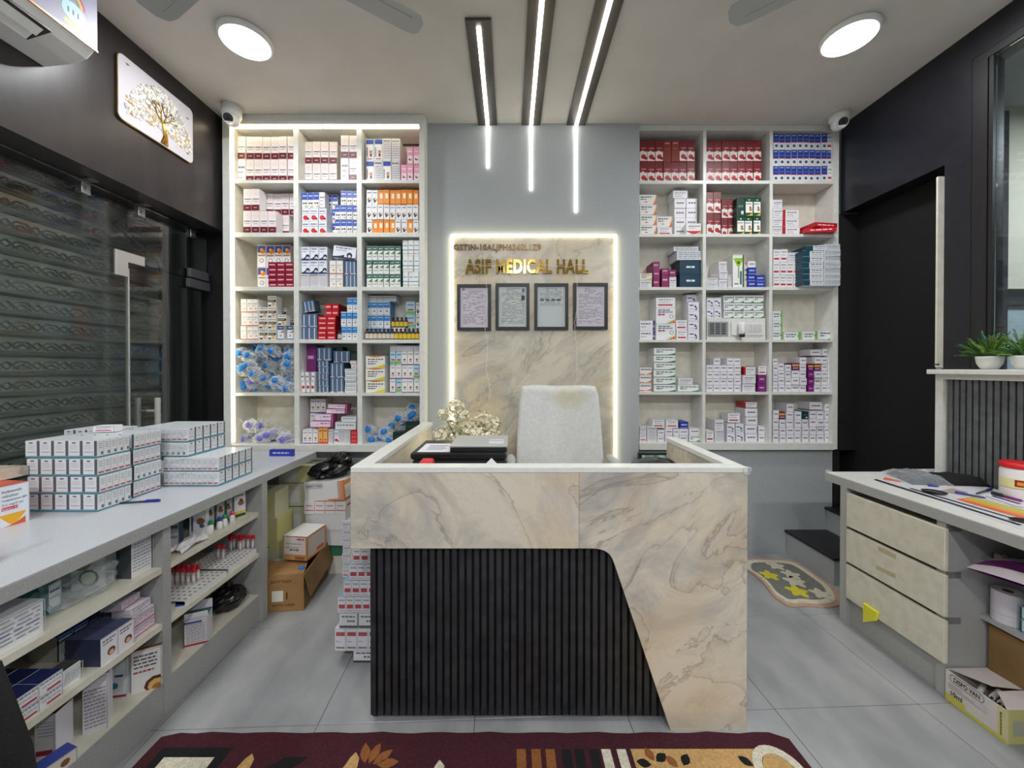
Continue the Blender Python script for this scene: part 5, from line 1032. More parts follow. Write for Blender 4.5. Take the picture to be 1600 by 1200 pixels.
# bay two, upper
big('Z', -1.50, 1.71, .05, .12, .04, 'a', 'dark-ended carton in the shadow behind the white and blue box', .3)
o = big('d1', -1.46, 1.80, .062, .138, .04, 'a', 'white and blue MindCharge carton standing on upper shelf, far bay', .35)
l_ = lettering('MindCharge', .070, .010, o, (-.014, -.0225, .022), 'inkblue', offset=0.0); l_.rotation_euler = (0, -PI2, 0)
for i, (x, y) in enumerate(((-1.475, 1.885), (-1.458, 1.93), (-1.450, 1.972))): big('d2', x, y, .042, .142, .03, 'a', f'green-based white herbal carton, {ORD[i]} of three, upper shelf far bay', .32, grp='green-based herbal cartons')
big('d2', -1.450, 2.035, .058, .142, .05, 'a', 'dark green herbal carton turned sideways at end of upper shelf', 1.05)
for i, (x, y, c) in enumerate([(-1.425, 1.822, (30, 140, 100)), (-1.415, 1.865, (40, 60, 180)), (-1.413, 1.896, (40, 150, 110)), (-1.41, 1.943, (226, 70, 130))]):
    m = MB(); m.lathe([(.011, 0), (.0125, .002), (.0125, .03), (.008, .036), (.008, .04)], n=14, col=(232, 232, 230)); o = m.build('vial', 'card', None, True, None, (x, y, SH['a'])); m = MB(); m.lathe([(.0095, .0405), (.0095, .052), (.004, .060)], n=12, col=c); m.build('cap', 'card', o, True)
    tag(o, f'small white dropper vial with {["green", "dark blue", "teal", "pink"][i]} cap in front of herbal cartons', 'vial')
m = MB(); rr = random.Random(8)
m.grid(lambda u, v: Vector((-1.372 - .09 * u, 1.60 + .15 * v + .02 * u, SH['a'] + .004 + .012 * abs(math.sin(5 * u + 3 * v)) + rr.uniform(0, .008))), 8, 8, (226, 222, 226)); o = m.build('paper_packet', 'matte'); solid(o, .0015); tag(o, 'crumpled white paper packet at near end of far-bay upper shelf', 'paper')
# bay two, middle: tube racks
def rack(x0, x1, y0, y1, z, h, label, nx, ny, occupied, matn):
    t = thing('tube_rack', label, 'rack', (0, 0, 0)); m = MB()
    m.box(x0, x1, y0, y1, z + h - .004, z + h); m.box(x0, x1, y0, y1, z, z + .004)
    for a in (x0, x1 - .003): m.box(a, a + .003, y0, y1, z + .0041, z + h - .0041)
    m.build('tray', matn, t)
    m = MB(); dx = (x1 - x0) / nx; dy = (y1 - y0) / ny
    for i in range(nx):
        for j in range(ny):
            if (i, j) not in occupied: m.lathe([(.006, z + h + .0002), (.006, z + h + .0012)], x0 + dx * (i + .5), y0 + dy * (j + .5), 8, (150, 150, 150))
    m.build('holes', 'card', t, kind='stuff')
    return [(x0 + dx * (i + .5), y0 + dy * (j + .5)) for i, j in occupied]
z = SH['b']
def tube(x, y, zb, label, grp):
    t = link('blood_tube', TUBE[0]); t.location = (x, y, zb); link('cap', TUBE[1], t); link('paper_label', TUBE[2], t); tag(t, label, 'tube', grp)
m = MB(); m.lathe([(.003, 0), (.0055, .004), (.0058, .058)], n=10, col=(190, 180, 182)); ta = m.mesh('blood_tube', 'card')
m = MB(); m.lathe([(.0082, .0585), (.0085, .062), (.0085, .076), (.007, .078)], n=12, col=(200, 22, 34)); tb = m.mesh('cap', 'card')
m = MB(); m.lathe([(.0061, .018), (.0061, .045)], n=10, col=(226, 214, 214)); tc_ = m.mesh('paper_label', 'card'); TUBE = (ta, tb, tc_)
sp = rack(-1.60, -1.375, 1.87, 2.075, z, .026, 'far white tube rack with eight red-capped tubes', 9, 9, [(3, 8), (4, 8), (5, 8), (6, 8), (7, 8), (8, 8), (4, 7), (6, 7)] + [(4, 3), (5, 3)], 'wplastic')
for i, (x, y) in enumerate(sp): tube(x, y, z + .0045 if False else z + .0272, f'red-capped blood tube, {ORD[i]} in the cluster at far end of far rack' if i < 8 else f'red-capped blood tube, {["left", "right"][i - 8]} of the lone pair in far rack', 'red-capped tubes in the far rack')
sp = rack(-1.60, -1.375, 1.62, 1.855, z, .02, 'near clear-white tube rack with red-capped tubes at one end', 9, 9, [(i, j) for j in (4, 5) for i in (2, 3, 4, 5, 6)], 'wplastic')
for i, (x, y) in enumerate(sp): tube(x, y, z + .0212, f'red-capped blood tube, {ORD[i]} in the block at near end of near rack', 'red-capped tubes in the near rack')
BQ = [FZ(a, b_, z + .0008) for a, b_ in ((274, 928), (303, 929), (288, 946), (274, 948))]
m = MB(); m.prism([(max(min(p.x, -1.372), -1.6), max(p.y, 1.545)) for p in BQ], z + .0006, z + .004, 'z', (34, 70, 190)); m2 = m.build('plastic_sheet', 'card'); tag(m2, 'bright blue plastic piece at near end of middle shelf, far bay', 'sheet')
# bay two, base
ob = thing('open_carton', 'open white carton with red and blue print on far-bay base shelf', 'box', (-1.405, 1.725, SH['c']), .41)
link('carton_body', carton_mesh('c2', .085, .13, .06), ob)
m = MB(); m.box(-.0425, .0425, .031, .0325, .131, .17, (222, 220, 224)); m.box(-.0425, .0425, -.0325, -.0305, .131, .150, (232, 230, 232)); m.box(-.044, .02, -.0335, -.0326, .105, .112, (60, 80, 160)); m.box(-.044, .044, -.0335, -.0326, .006, .014, (180, 40, 60)); m.build('flap', 'card', ob)
m = MB(); rb = random.Random(4); m.blob((0, 0, .05), .08, .085, .052, 22, 14, .07, 4, zmin=0); m.tube([(0, .0, .075), (.004, .0, .10), (.0, .01, .125)], [.016, .010, .024], 9)
o = m.build('black_bag', 'blackbag', None, False, None, (-1.455, 1.97, SH['c'])); tag(o, 'knotted black polythene bag on the far-bay base shelf', 'bag')
# ------------------------------------------------ shrink wrapped bundles on the counter
def cell_mesh(w, d, h, side):
    k = ('bc', w, d, h, side)
    if k in CM: return CM[k]
    m = MB(); m.box(-w / 2, w / 2, -d / 2, d / 2, 0, h, cols=[(236, 234, 238), (232, 230, 232), (236, 236, 238), (232, 230, 232), (40, 140, 160), (206, 212, 216)])
    e = .0004
    def fr(u0, u1, v0, v1, c, y=-d / 2 - e): m._a([(-w / 2 + u0 * w, y, v0 * h), (-w / 2 + u1 * w, y, v0 * h), (-w / 2 + u1 * w, y, v1 * h), (-w / 2 + u0 * w, y, v1 * h)], [(0, 1, 2, 3)], c)
    def sd(u0, u1, v0, v1, c, s_=1):
        x = s_ * (w / 2 + e); vs = [(x, -d / 2 + u0 * d, v0 * h), (x, -d / 2 + u1 * d, v0 * h), (x, -d / 2 + u1 * d, v1 * h), (x, -d / 2 + u0 * d, v1 * h)]; m._a(vs, [(0, 1, 2, 3) if s_ > 0 else (3, 2, 1, 0)], c)
    fr(0, 1, 0, .11, (40, 140, 160)); fr(.80, 1, .11, 1, (44, 52, 60), -d / 2 - e * .9); fr(.25, .52, .84, .92, (70, 74, 100))
    for q in range(3): fr(.1, .62 + .05 * (q % 2), .72 - .1 * q, .74 - .1 * q, LG)
    fr(.1, .72, .32, .35, INK)
    for s_ in (1, -1):
        sd(0, 1, 0, .07, (40, 140, 160), s_)
        if side == 'red': sd(.14, .9, .14, .24, (190, 40, 56), s_)
        else: sd(.55, .9, .14, .32, (96, 92, 110), s_)
        sd(.92, 1, .07, 1, (180, 180, 184), s_)
        for q in range(3): sd(.2, .75, .8 - .13 * q, .84 - .13 * q, LG, s_)
    CM[k] = m.mesh('carton', 'card'); return CM[k]
def bundle(x, y, z, rz, label, side='red', nx=5, ny=5, w=.0555, d=.027, h=.0685, grp='shrink-wrapped carton bundles on the counter'):
    t = thing('carton_bundle', label, 'bundle', (x, y, z), rz, grp); me = cell_mesh(w - .0006, d - .0006, h, side)
    for i in range(nx):
        for j in range(ny): link('carton', me, t, None, ((i - nx / 2 + .5) * w, (j - ny / 2 + .5) * d, 0.0008))
    X = nx * w / 2 + .001; Y = ny * d / 2 + .001
    m = MB(); m.bevel_box(-X, X, -Y, Y, .0002, h + .0015, .002); m.blob((-X - .004, 0, h / 2), .010, Y * .8, h * .4, 8, 6, .3, 3); m.build('shrink_wrap', 'wrap', t)
    return t
LV = ['bottom', 'second', 'third', 'top']
hz = .0712
for k in range(4):
    bundle(-1.805 - (.022 if k == 3 else 0) + .004 * (k % 2), 1.612 + (.012 if k == 3 else 0), CT + .001 + hz * k, .02 * (k % 2) - .01, f'{LV[k]} wrapped bundle of the front left stack on the counter', 'grey' if k in (0, 3) else 'red', w=.0575)
    bundle(-1.820 + .004 * (k % 2), 1.775, CT + .001 + hz * k, .015, f'{LV[k]} wrapped bundle of the stack just behind the front one', 'grey' if k == 1 else 'red')
    bundle(-2.02, 1.93 if k < 3 else 1.90, CT + .001 + hz * k, 0, f'{LV[k]} wrapped bundle of the rear left stack by the glass', 'red', nx=4)
for k in range(2):
    bundle(-1.565, 2.003, CT + .001 + hz * k, PI2, f'{["bottom", "second"][k]} wrapped bundle of the right counter stack', 'red', ny=10, w=.049)
for k in range(2, 4):
    bundle(-1.72, 2.01, CT + .001 + hz * k, PI2, f'{LV[k]} wrapped bundle of the right counter stack, set back left', 'red' if k == 3 else 'grey', ny=10, w=.049)
m = None
big('x', -1.86, 1.775, .085, .028, .045, CT + .0015 + hz * 4 + .001, 'small loose white and red carton on top of the wrapped stacks', .15, name='medicine_carton')
o = big('A', W(438, 702, 2.5).x, 2.52, .15, .045, .03, 't', 'royal blue carton lying at the far end of the counter', .0, name='medicine_carton')
# pen, printed box, board, bottle at the near end
def pen(pa, pb, z, label, body, cap, r=.0045):
    A = FZ(pa[0], pa[1], z); B = FZ(pb[0], pb[1], z); d = (B - A); t = thing('pen', label, 'pen', (A.x, A.y, z + r + .0005), math.atan2(d.y, d.x)); L_ = d.length
    m = MB(); m.tube([(0, 0, 0), (.006, 0, 0), (.010, 0, 0), (L_ * .62, 0, 0)], [.001, .003, r * .85, r * .85], 10, body); m.build('barrel', 'card', t, True)
    m = MB(); m.tube([(L_ * .62, 0, 0), (L_, 0, 0)], r, 10, cap); m.box(L_ * .66, L_ * .98, -.001, .001, r, r + .0025, cap); m.build('cap', 'card', t)
pen((185, 788), (250, 784), CT, 'dark pen with blue cap lying on the left counter', (40, 44, 60), (30, 40, 130), .005)
K('n1', '', (228, 232, 240), [('t2', 0, .86, .02, .30, (240, 176, 40)), ('t', .0, .86, .0, .16, (226, 96, 44)), ('r', .05, .6, .40, .48, (214, 70, 80))], (206, 90, 60), (190, 76, 50))
bx = big('n1', -1.892, 1.425, .078, .150, .12, 't', 'budesonide nebuliser box with orange swoosh at left counter end', PI2 - .12)
for i, s_ in enumerate(['budesonide', 'nebuliser', 'suspension BP', '0.5 mg/2 ml']): lettering(s_, [.052, .044, .066, .055][i], .0100, bx, (-.034, -.0610, .124 - .0165 * i), 'ink', offset=0.0)
lettering('Budecort  0.5', .040, .007, bx, (-.034, -.0625, .0622), 'inkwhite', offset=0.0)
m = MB(); m.prism([(-.12, -.22), (.115, -.22), (.105, .215), (-.12, .21)], 0, .038, 'z'); o = m.build('marble_offcut', 'marble', None, False, None, (-2.04, 1.325, CT + .152)); o.rotation_euler = (0, 0, 0); tag(o, 'pale marble laminate offcut lying on the nebuliser box', 'board')
bottle('dark bottle with yellow label at the left edge of the counter', -1.545, 1.12, CT + .0005, 1.6, (230, 210, 110), key=7)
# black cloth draped over something at the lower left
m = MB(); n_ = 48; prof = [(.02, .885), (.07, .88), (.105, .86), (.13, .83), (.165, .65), (.19, .4), (.21, .2), (.24, .002)]
vs = []; fs = []
for k, (r, z) in enumerate(prof):
    for i in range(n_):
        a = 2 * math.pi * i / n_; q = 1 + (.03 + .03 * k / 7) * math.sin(9 * a + .4 * k) * (k > 1) + .02 * math.sin(17 * a) * (k > 2); vs.append((-1.05 + r * q * math.cos(a), .62 + r * q * math.sin(a), z))
for k in range(len(prof) - 1):
    for i in range(n_): fs.append((k * n_ + i, (k + 1) * n_ + i, (k + 1) * n_ + (i + 1) % n_, k * n_ + (i + 1) % n_))
fs.append(tuple(range(n_))); m._a(vs, fs); o = m.build('draped_cloth', 'fabric', smooth=True); tag(o, 'black cloth hanging in folds at the lower left corner', 'cloth')
# ------------------------------------------------ brown carton and stacks below the counter end
bc = thing('cardboard_box', 'large open brown corrugated box on the floor past the counter', 'box', (-1.40, 2.34, .0008), .12)
w2, d2, h2 = .205, .19, .205
m = MB(); t_ = .004
m.box(-w2, w2, -d2, -d2 + t_, 0, h2); m.build('front_wall', 'brownbox', bc)
for a in ((-w2, -w2 + t_, -d2 + t_, d2), (w2 - t_, w2, -d2 + t_, d2)): m = MB(); m.box(a[0], a[1], a[2], a[3], 0, h2); m.build('side_wall', 'brownbox2', bc)
m = MB(); m.box(-w2 + t_, w2 - t_, d2 - t_, d2, 0, h2); m.build('back_wall', 'brownbox2', bc); m = MB(); m.box(-w2 + t_, w2 - t_, -d2 + t_, d2 - t_, 0, t_); m.build('bottom', 'brownbox2', bc)
m = MB(); m._a([(w2 + .001, -d2, h2), (w2 + .001, d2 + .03, h2 + .02), (w2 + .035, d2 + .03, h2 - .10), (w2 + .03, -d2 + .01, h2 - .13), (w2 + .005, -d2, h2), (w2 + .005, d2 + .03, h2 + .02), (w2 + .039, d2 + .03, h2 - .10), (w2 + .034, -d2 + .01, h2 - .13)], [(0, 1, 2, 3), (7, 6, 5, 4), (0, 4, 5, 1), (2, 6, 7, 3), (1, 5, 6, 2), (0, 3, 7, 4)]); m.build('flap', 'brownbox2', bc)
m = MB(); m._a([(-w2, -d2 + .002, h2 + .001), (w2, -d2 + .002, h2 + .001), (w2 - .04, -.03, h2 - .01), (-w2, .0, h2 + .012), (-w2, -d2 + .002, h2 + .005), (w2, -d2 + .002, h2 + .005), (w2 - .04, -.03, h2 - .006), (-w2, .0, h2 + .016)], [(3, 2, 1, 0), (4, 5, 6, 7), (0, 1, 5, 4), (1, 2, 6, 5), (2, 3, 7, 6), (3, 0, 4, 7)]); m.build('flap', 'brownbox', bc)
m = MB(); m.box(.035, .095, -d2 - .0015, -d2 - .0003, .06, .12, (222, 218, 206)); m.box(.11, .118, -d2 - .0012, -d2 - .0003, .07, .11, (110, 40, 30)); m.build('sticker', 'matte', bc)
lettering('BOTTLES', .11, .014, bc, (.03, -d2 - .001, .165), 'inkbrown'); lettering('THIS SIDE UP', .10, .012, bc, (.04, -d2 - .001, .135), 'inkbrown') if False else None
lettering('WITH CARE', .12, .015, bc, (.035, -d2 - .001, .03), 'inkbrown')
m = MB(); m.blob((-.05, -.02, .10), .13, .10, .075, 18, 10, .25, 3); o = m.build('plastic_bag', 'film', None, False, None, (-1.40, 2.34, .03)); tag(o, 'clear plastic bags with blue caps inside the brown corrugated box', 'bag')
for i, (x, y, z_) in enumerate(((-1.235, 2.22, .19), (-1.32, 2.2, .17))):
    m = MB(); m.lathe([(.016, 0), (.018, .003), (.018, .022), (.012, .026)], n=16, col=(40, 110, 200)); o = m.build('cap', 'card', bc); o.location = (x + 1.40, y - 2.34, z_)
K('o1', '', (196, 150, 100), [('r', .05, .95, .24, .96, (222, 212, 206)), ('r', .56, .94, .80, .95, (226, 200, 196)), ('r', .5, .9, .04, .16, (160, 90, 40))] + TXL(.12, .8, .66, .04, LG) + TXL(.12, .7, .5, .04, LG, 3) + TXL(.3, .7, .4, .06, INK, 4) + TXL(.6, .9, .85, .05, (190, 60, 60), 4), (216, 206, 200), (234, 232, 230))
ow = thing('carton', 'white-topped orange trimmed carton resting in the brown box', 'box', (-1.285, 2.40, .222), -.12)
link('carton_body', carton_mesh('o1', .155, .145, .19), ow)
m = MB()
for (a0, a1, b0, b1) in ((-.095, .095, 0, .012), (-.095, .095, .133, .145), (-.095, -.083, .012, .133), (.083, .095, .012, .133)): m.box(.0776, .0786, a0, a1, b0, b1, (226, 150, 80))
m.box(.0776, .0788, .0, .07, .02, .04, (226, 110, 70)); m.build('orange_tape', 'card', ow)
# leaning stack with DISPO VAN box
def dz(name, x, y, z, w, d, h, rz, ty, label, cols, base=(226, 222, 220), side=(222, 216, 212), top=None):
    t = thing(name, label, 'box', (x, y, z), rz); t.rotation_euler = (0, ty, rz)
    m = MB(); m.box(-w / 2, w / 2, -d / 2, d / 2, 0, h, cols=[base, side, base, side, base, top or base]); 
    for (f, u0, u1, v0, v1, c) in cols:
        if f == 'f': m._a([(-w / 2 + u0 * w, -d / 2 - .0005, v0 * h), (-w / 2 + u1 * w, -d / 2 - .0005, v0 * h), (-w / 2 + u1 * w, -d / 2 - .0005, v1 * h), (-w / 2 + u0 * w, -d / 2 - .0005, v1 * h)], [(0, 1, 2, 3)], c)
        else: m._a([(w / 2 + .0005, -d / 2 + u0 * d, v0 * h), (w / 2 + .0005, -d / 2 + u1 * d, v0 * h), (w / 2 + .0005, -d / 2 + u1 * d, v1 * h), (w / 2 + .0005, -d / 2 + u0 * d, v1 * h)], [(0, 1, 2, 3)], c)
    m.build('carton_body', 'matte', t); return t
OR = (222, 140, 84)
ysb = 2.66
dz('carton', -1.215, ysb, .0008, .25, .2, .20, .1, 0, 'green and white carton at the foot of the leaning stack', [('f', 0, 1, .6, 1, (50, 110, 80)), ('f', .3, .36, .6, 1, (200, 206, 196))], (206, 204, 190), (206, 204, 196), (60, 120, 90))
dz('carton', -1.20, ysb - .015, .2015, .27, .2, .105, -.06, 0, 'white carton with black print in the leaning stack', [('s', .1, .9, .3, .34, INK), ('s', .1, .9, .6, .64, INK), ('s', .8, .84, 0, 1, (40, 60, 60))], (216, 216, 214))
dz('carton', -1.22, ysb - .02, .307, .27, .2, .105, -.05, 0, 'plain white carton in the leaning stack below the red-lined cartons', [('s', .1, .8, .4, .5, INK)], (222, 220, 218))
for i in range(4): dz('carton', -1.325 + .069 * i, ysb - .025, .413, .067, .2, .085, -.04, 0, f'red-lined white carton, {ORD[i]} of four under the DISPO VAN box', [('f', .05, 1, .26, .32, (190, 60, 70)), ('f', .15, .8, .6, .7, (200, 150, 150)), ('s', .1, .5, .5, .7, (200, 120, 120))])['group'] = 'red-lined cartons in the leaning stack'
dv = dz('carton', -1.215, ysb - .03, .500, .27, .2, .13, -.10, -.09, 'orange-edged white DISPO VAN carton under the black bag', [('f', .60, 1, 0, .10, OR), ('f', .86, .93, .1, 1, (190, 170, 160)), ('f', .93, 1, .1, 1, OR), ('s', 0, .1, 0, 1, OR), ('s', .1, 1, .72, .92, OR), ('s', .1, 1, 0, .08, OR), ('f', 0, .6, 0, .05, OR)])
m = MB(); P = rrect(-.125, -.005, .088, .118, .014); P2 = rrect(-.123, -.007, .090, .116, .012); n = len(P)
m._a([(a, -.1012, b_) for a, b_ in P] + [(a, -.1012, b_) for a, b_ in P2], [(i, (i + 1) % n, n + (i + 1) % n, n + i) for i in range(n)], INK); m.build('oval_border', 'card', dv)
lettering('DISPO VAN', .105, .014, dv, (-.118, -.1012, .096), 'ink')
m = MB(); m.blob((0, 0, .045), .145, .10, .055, 24, 14, .16, 12, zmin=0); m.blob((.06, .02, .105), .075, .07, .045, 18, 10, .2, 5)
o = m.build('black_bag', 'blackbag', None, False, None, (-1.22, 2.63, .642)); o.rotation_euler = (0, -.12, -.1); tag(o, 'crumpled black polythene bag on top of the DISPO VAN carton', 'bag')
# yellow-white cartons at the left
idx = 0
for (x, y, z_, w_, h_, lab, b_) in [(-1.62, 2.42, .46, .20, .16, 'bright yellow label on lower one', 0)][:0]: pass
YB_ = [(-1.60, 2.50, .0008, .26, .22, 'bottom front'), (-1.60, 2.50, .222, .26, .21, 'second front'), (-1.61, 2.50, .433, .24, .16, 'third front'),
       (-1.42 - .02, 2.73, .0008, .2, .23, 'bottom rear'), (-1.44, 2.73, .232, .2, .17, 'second rear'), (-1.45, 2.73, .403, .2, .165, 'third rear'), (-1.47, 2.73, .569, .26, .13, 'topmost rear')]
for i, (x, y, z_, w_, h_, nm) in enumerate(YB_):
    dz('carton', x, y, z_, w_, .16, h_, .03 * ((i % 3) - 1), 0, f'pale yellow carton, {nm} one, stacked under the counter end', [('f', .55, 1, .05, .95, (218, 212, 150) if i in (1, 2, 6) else (212, 210, 186)), ('f', .1, .45, .3, .8, (222, 222, 216)), ('f', .1, .8, .1, .14, INK)], (212, 209, 180), (216, 212, 176) if i != 1 else (218, 212, 140))['group'] = 'pale yellow cartons under the counter end'
# white carton wall between stack and desk
idx = 0
for r in range(7):
    for c_ in range(4):
        o = link('medicine_carton', carton_mesh('x' if r == 0 else 'q', .056, .052, .11)); o.location = (-1.08 + .0575 * c_ + .004 * (r % 2), 2.58, .0008 + .0525 * r)
        tag(o, f'small white carton, {ORD[c_]} from left, {ORD[r]} row up, stack behind the desk corner', 'box', 'small white cartons stacked behind the desk corner')
o = link('medicine_carton', carton_mesh('x', .10, .07, .10)); o.location = (-.97, 2.58, .3695); tag(o, 'pink-striped white carton on top of the small white carton stack', 'box')
o = link('medicine_carton', carton_mesh('W', .10, .05, .09)); o.location = (-.90, 2.58, .4405 - .07); tag(o, 'pale fine-print carton at the top of the small carton stack', 'box'); o.location.x = -.868
crumple('clear_bag', (-1.00, 2.72, .55), .07, .05, .075, 'film', 'clear plastic bag above the small white carton stack', 15)
# tower of bundles beside the desk
K('t1', '', (232, 230, 232), [('r', .12, .88, .24, .5, (186, 36, 52))] + TXL(.15, .85, .72, .1, LG) + TXL(.15, .85, .1, .05, LG, 3), (226, 226, 230), (120, 150, 190))
K('t2', '', (228, 226, 228), [('r', 0, 1, 0, .16, (70, 64, 66)), ('r', .92, 1, 0, 1, (70, 64, 66))] + TXL(.1, .8, .7, .1, INK) + TXL(.4, .8, .4, .12, INK, 5), (90, 84, 84), (226, 224, 226))
K('t3', '', (232, 228, 232), [('r', .1, .9, .66, .84, (180, 50, 66))] + TXL(.1, .9, .1, .08, INK) + TXL(.1, .5, .4, .04, LG), (226, 222, 226))
tx, ty = -.655, 1.884
o = link('medicine_carton', carton_mesh('t2', .12, .059, .15)); o.location = (tx - .018, ty - .02, .0008); tag(o, 'black-edged white carton at the foot of the bundle tower by the desk', 'box')
z_ = .0615
def tb(n, z_, w, h, d, k, lab, dx=0, rz=0, ty_=0):
    t = thing('carton_bundle', lab, 'bundle', (tx + dx, ty, z_), rz, 'carton bundles in the tower by the desk'); t.rotation_euler = (0, ty_, rz)
    me = carton_mesh(k, w - .0006, h, d)
    for i in range(n):
        for j in range(2): link('carton', me, t, None, ((i - n / 2 + .5) * w, -.052 + .104 * j, 0))
    m = MB(); m.bevel_box(-n * w / 2 - .0015, n * w / 2 + .0015, -.106, .106, -.0008, h + .0012, .002); m.build('shrink_wrap', 'wrap', t)
tb(4, z_, .052, .104, .1, 't3', 'lowest wrapped bundle in the tower beside the desk', -.058)
tb(2, z_ + .107, .09, .070, .1, 't2', 'black-edged bundle in the tower beside the desk', -.050)
tb(5, z_ + .180, .038, .073, .1, 't1', 'third wrapped bundle up, the widest red-labelled, tower beside the desk', -.053)
tb(4, z_ + .256, .038, .073, .1, 't1', 'fourth wrapped bundle up in the tower beside the desk', -.045)
tb(3, z_ + .332, .038, .073, .1, 't1', 'fifth wrapped bundle up in the tower beside the desk', -.037)
tb(3, z_ + .408, .038, .073, .1, 't1', 'topmost wrapped bundle in the tower beside the desk', -.022)
# ================================================================== RIGHT DESK
XD = 1.81; TT = .785
rd = thing('drawer_desk', 'grey laminate desk with three cream drawers against the right wall', 'desk', (0, 0, 0))
m = MB(); m.box(XD, 2.384, .2, 2.11, TT - .004, TT); m.box(XD, 2.384, 2.11, 2.2, TT - .004, TT); m.build('desk_top', 'white', rd)
m = MB(); m.box(XD - .002, 2.384, .199, 2.2, TT - .048, TT - .0045); m.build('edge_band', 'edge', rd)
m = MB(); m.box(XD + .0, 2.38, 2.06, 2.10, .0005, TT - .0485); m.build('end_panel', 'edge', rd)
m = MB(); m.box(XD + .012, 2.38, 1.60, 1.635, .0005, TT - .0485); m.build('side_panel', 'edge', rd)
m = MB(); m.box(XD + .025, 2.37, 1.6355, 2.0595, .0005, .14); m.box(2.34, 2.37, 1.6355, 2.0595, .1405, TT - .05); m.build('plinth', 'edge', rd)
zc = [(.535, .712), (.345, .518), (.150, .328)]
for i, (z0, z1) in enumerate(zc):
    m = MB(); m.box(XD - .008, XD + .010, 1.588, 2.052, z0, z1); d_ = m.build('drawer', 'drawer', rd); bevel(d_, .0015)
    m = MB(); m.box(XD + .0105, 2.33, 1.645, 2.05, z0 + .03, z1 - .02); m.build('drawer_box', 'cream', d_)
    if i == 1:
        for (pa, pb, pc, pd) in (((1372, 853), (1400, 867), (1400, 874), (1372, 860)), ((1369, 883), (1399, 897), (1399, 904), (1369, 889))):
            V = []
            for q in (pa, pb, pc, pd):
                r_ = ray(*q); k_ = (XD - .0086) / r_.x; V.append((XD - .0086, r_.y * k_, CZ + r_.z * k_))
            m = MB(); m.prism([(v[1], v[2]) for v in V], XD - .0088, XD - .0081, 'x', (190, 176, 140)); m.build('tape_mark', 'matte', d_)
# yellow tape pull on the bottom drawer
V = []
for q in ((1352, 942), (1374, 957), (1371, 970), (1352, 972)):
    r_ = ray(*q); k_ = (XD - .009) / r_.x; V.append(Vector((XD - .009, r_.y * k_, CZ + r_.z * k_)))
m = MB(); m._a(V + [v + Vector((-.012, .0, 0)) for v in V], [(0, 1, 2, 3), (7, 6, 5, 4), (0, 4, 5, 1), (1, 5, 6, 2), (2, 6, 7, 3), (3, 7, 4, 0)], (236, 232, 60)); m.build('tape_pull', 'card', rd)
# joints cut in the side panel: runner pieces
for z_ in (.722, .527, .335):
    m = MB(); m.box(XD + .013, XD + .075, 1.5985, 1.5998, z_ - .026, z_, (120, 120, 116)); m.build('runner_notch', 'matte', rd)
# shelf in the knee space
m = MB(); m.box(1.965, 2.38, .2, 1.5995, .335, .352); m.build('shelf', 'edge', rd); m = MB(); m.box(1.965, 2.38, .2, 1.5995, .565, .582); m.build('shelf', 'edge', rd)
m = MB(); m.box(2.37, 2.384, .2, 1.5995, .0005, TT - .049); m.build('back_panel', 'edge', rd)
m = MB(); m.box(XD + .012, 2.38, .2, .235, .0005, TT - .0485); m.build('side_panel', 'edge', rd)
m = MB(); m.box(1.985, 1.999, .8, 1.585, .0008, .318); o = m.build('card_sheet', 'brownbox2'); tag(o, 'brown corrugated sheet standing under the right desk shelf', 'cardboard')
# items on shelves
pk = thing('plastic_packet', 'purple and lilac plastic packet on the upper shelf of right desk', 'packet', (2.00, 1.42, .5828), .3)
m = MB()
def pkp(u, v): return Vector(((u - .5) * .30, (v - .5) * .30, .004 + .055 * math.sin(math.pi * min(max(u, .02), .98)) ** .6 * math.sin(math.pi * min(max(v, .02), .98)) ** .6))
m.grid(pkp, 12, 12, (110, 40, 110)); m.grid(lambda u, v: Vector(((u - .5) * .30, (.5 - v) * .30, .003)), 4, 4, (110, 40, 110))
for i in range(144):
    c_ = (184, 168, 190) if (i % 12) in (5, 6, 7) or (i // 12) in (4, 5) else (104, 36, 104)
    if (i % 12) < 2: c_ = (214, 204, 210)
    m.c[i] = c_
m.build('pouch', 'card', pk, True)
def cyl(x, y, z, r, h, label, col, name, cat, parts=()):
    m = MB(); m.lathe([(r * .97, 0), (r, .003), (r, h - .003), (r * .98, h)], n=28, col=col); o = m.build(name, 'matte', None, False, None, (x, y, z)); tag(o, label, cat)
    m = MB(); m.lathe([(r * .35, h + .0002), (r * .35, h + .001)], n=20, col=(96, 80, 64)); m.build('core', 'matte', o)
    m = MB(); m.lathe([(r + .0006, h * .3), (r + .0006, h * .32)], n=28, col=(196, 194, 200)); m.build('outer_wrap', 'matte', o)
cyl(2.015, 1.548, .3525, .045, .125, 'white roll of paper on the lower shelf of the right desk', (220, 214, 220), 'paper_roll', 'roll')
cyl(2.02, 1.575, .583, .018, .03, 'small cream roll beside the purple packet', (214, 200, 180), 'tape_roll', 'roll')
for i in range(2): big('a2', 2.025, 1.462, .06, .05, .07, .3525 + .051 * i, ['lower', 'upper'][i] + ' teal carton on the lower shelf of the right desk', PI2 * 3)
K('TE', '', (60, 170, 150), TXL(.1, .9, .4, .2, (230, 240, 240)), (50, 150, 132))
# DISPO VAN carton on the floor
dx0, dx1, dy0, dy1, hh = 1.845, 2.05, 1.20, 1.565, .115
C0 = FZ(1477, 1092, 0); C1 = FZ(1573, 1164, 0)
ang = math.atan2(C0.y - C1.y, C0.x - C1.x); L_ = (C0 - C1).length
bx = thing('open_carton', 'open yellow-based DISPO VAN syringe carton on the floor', 'box', (C1.x, C1.y, .0008), ang + math.pi)
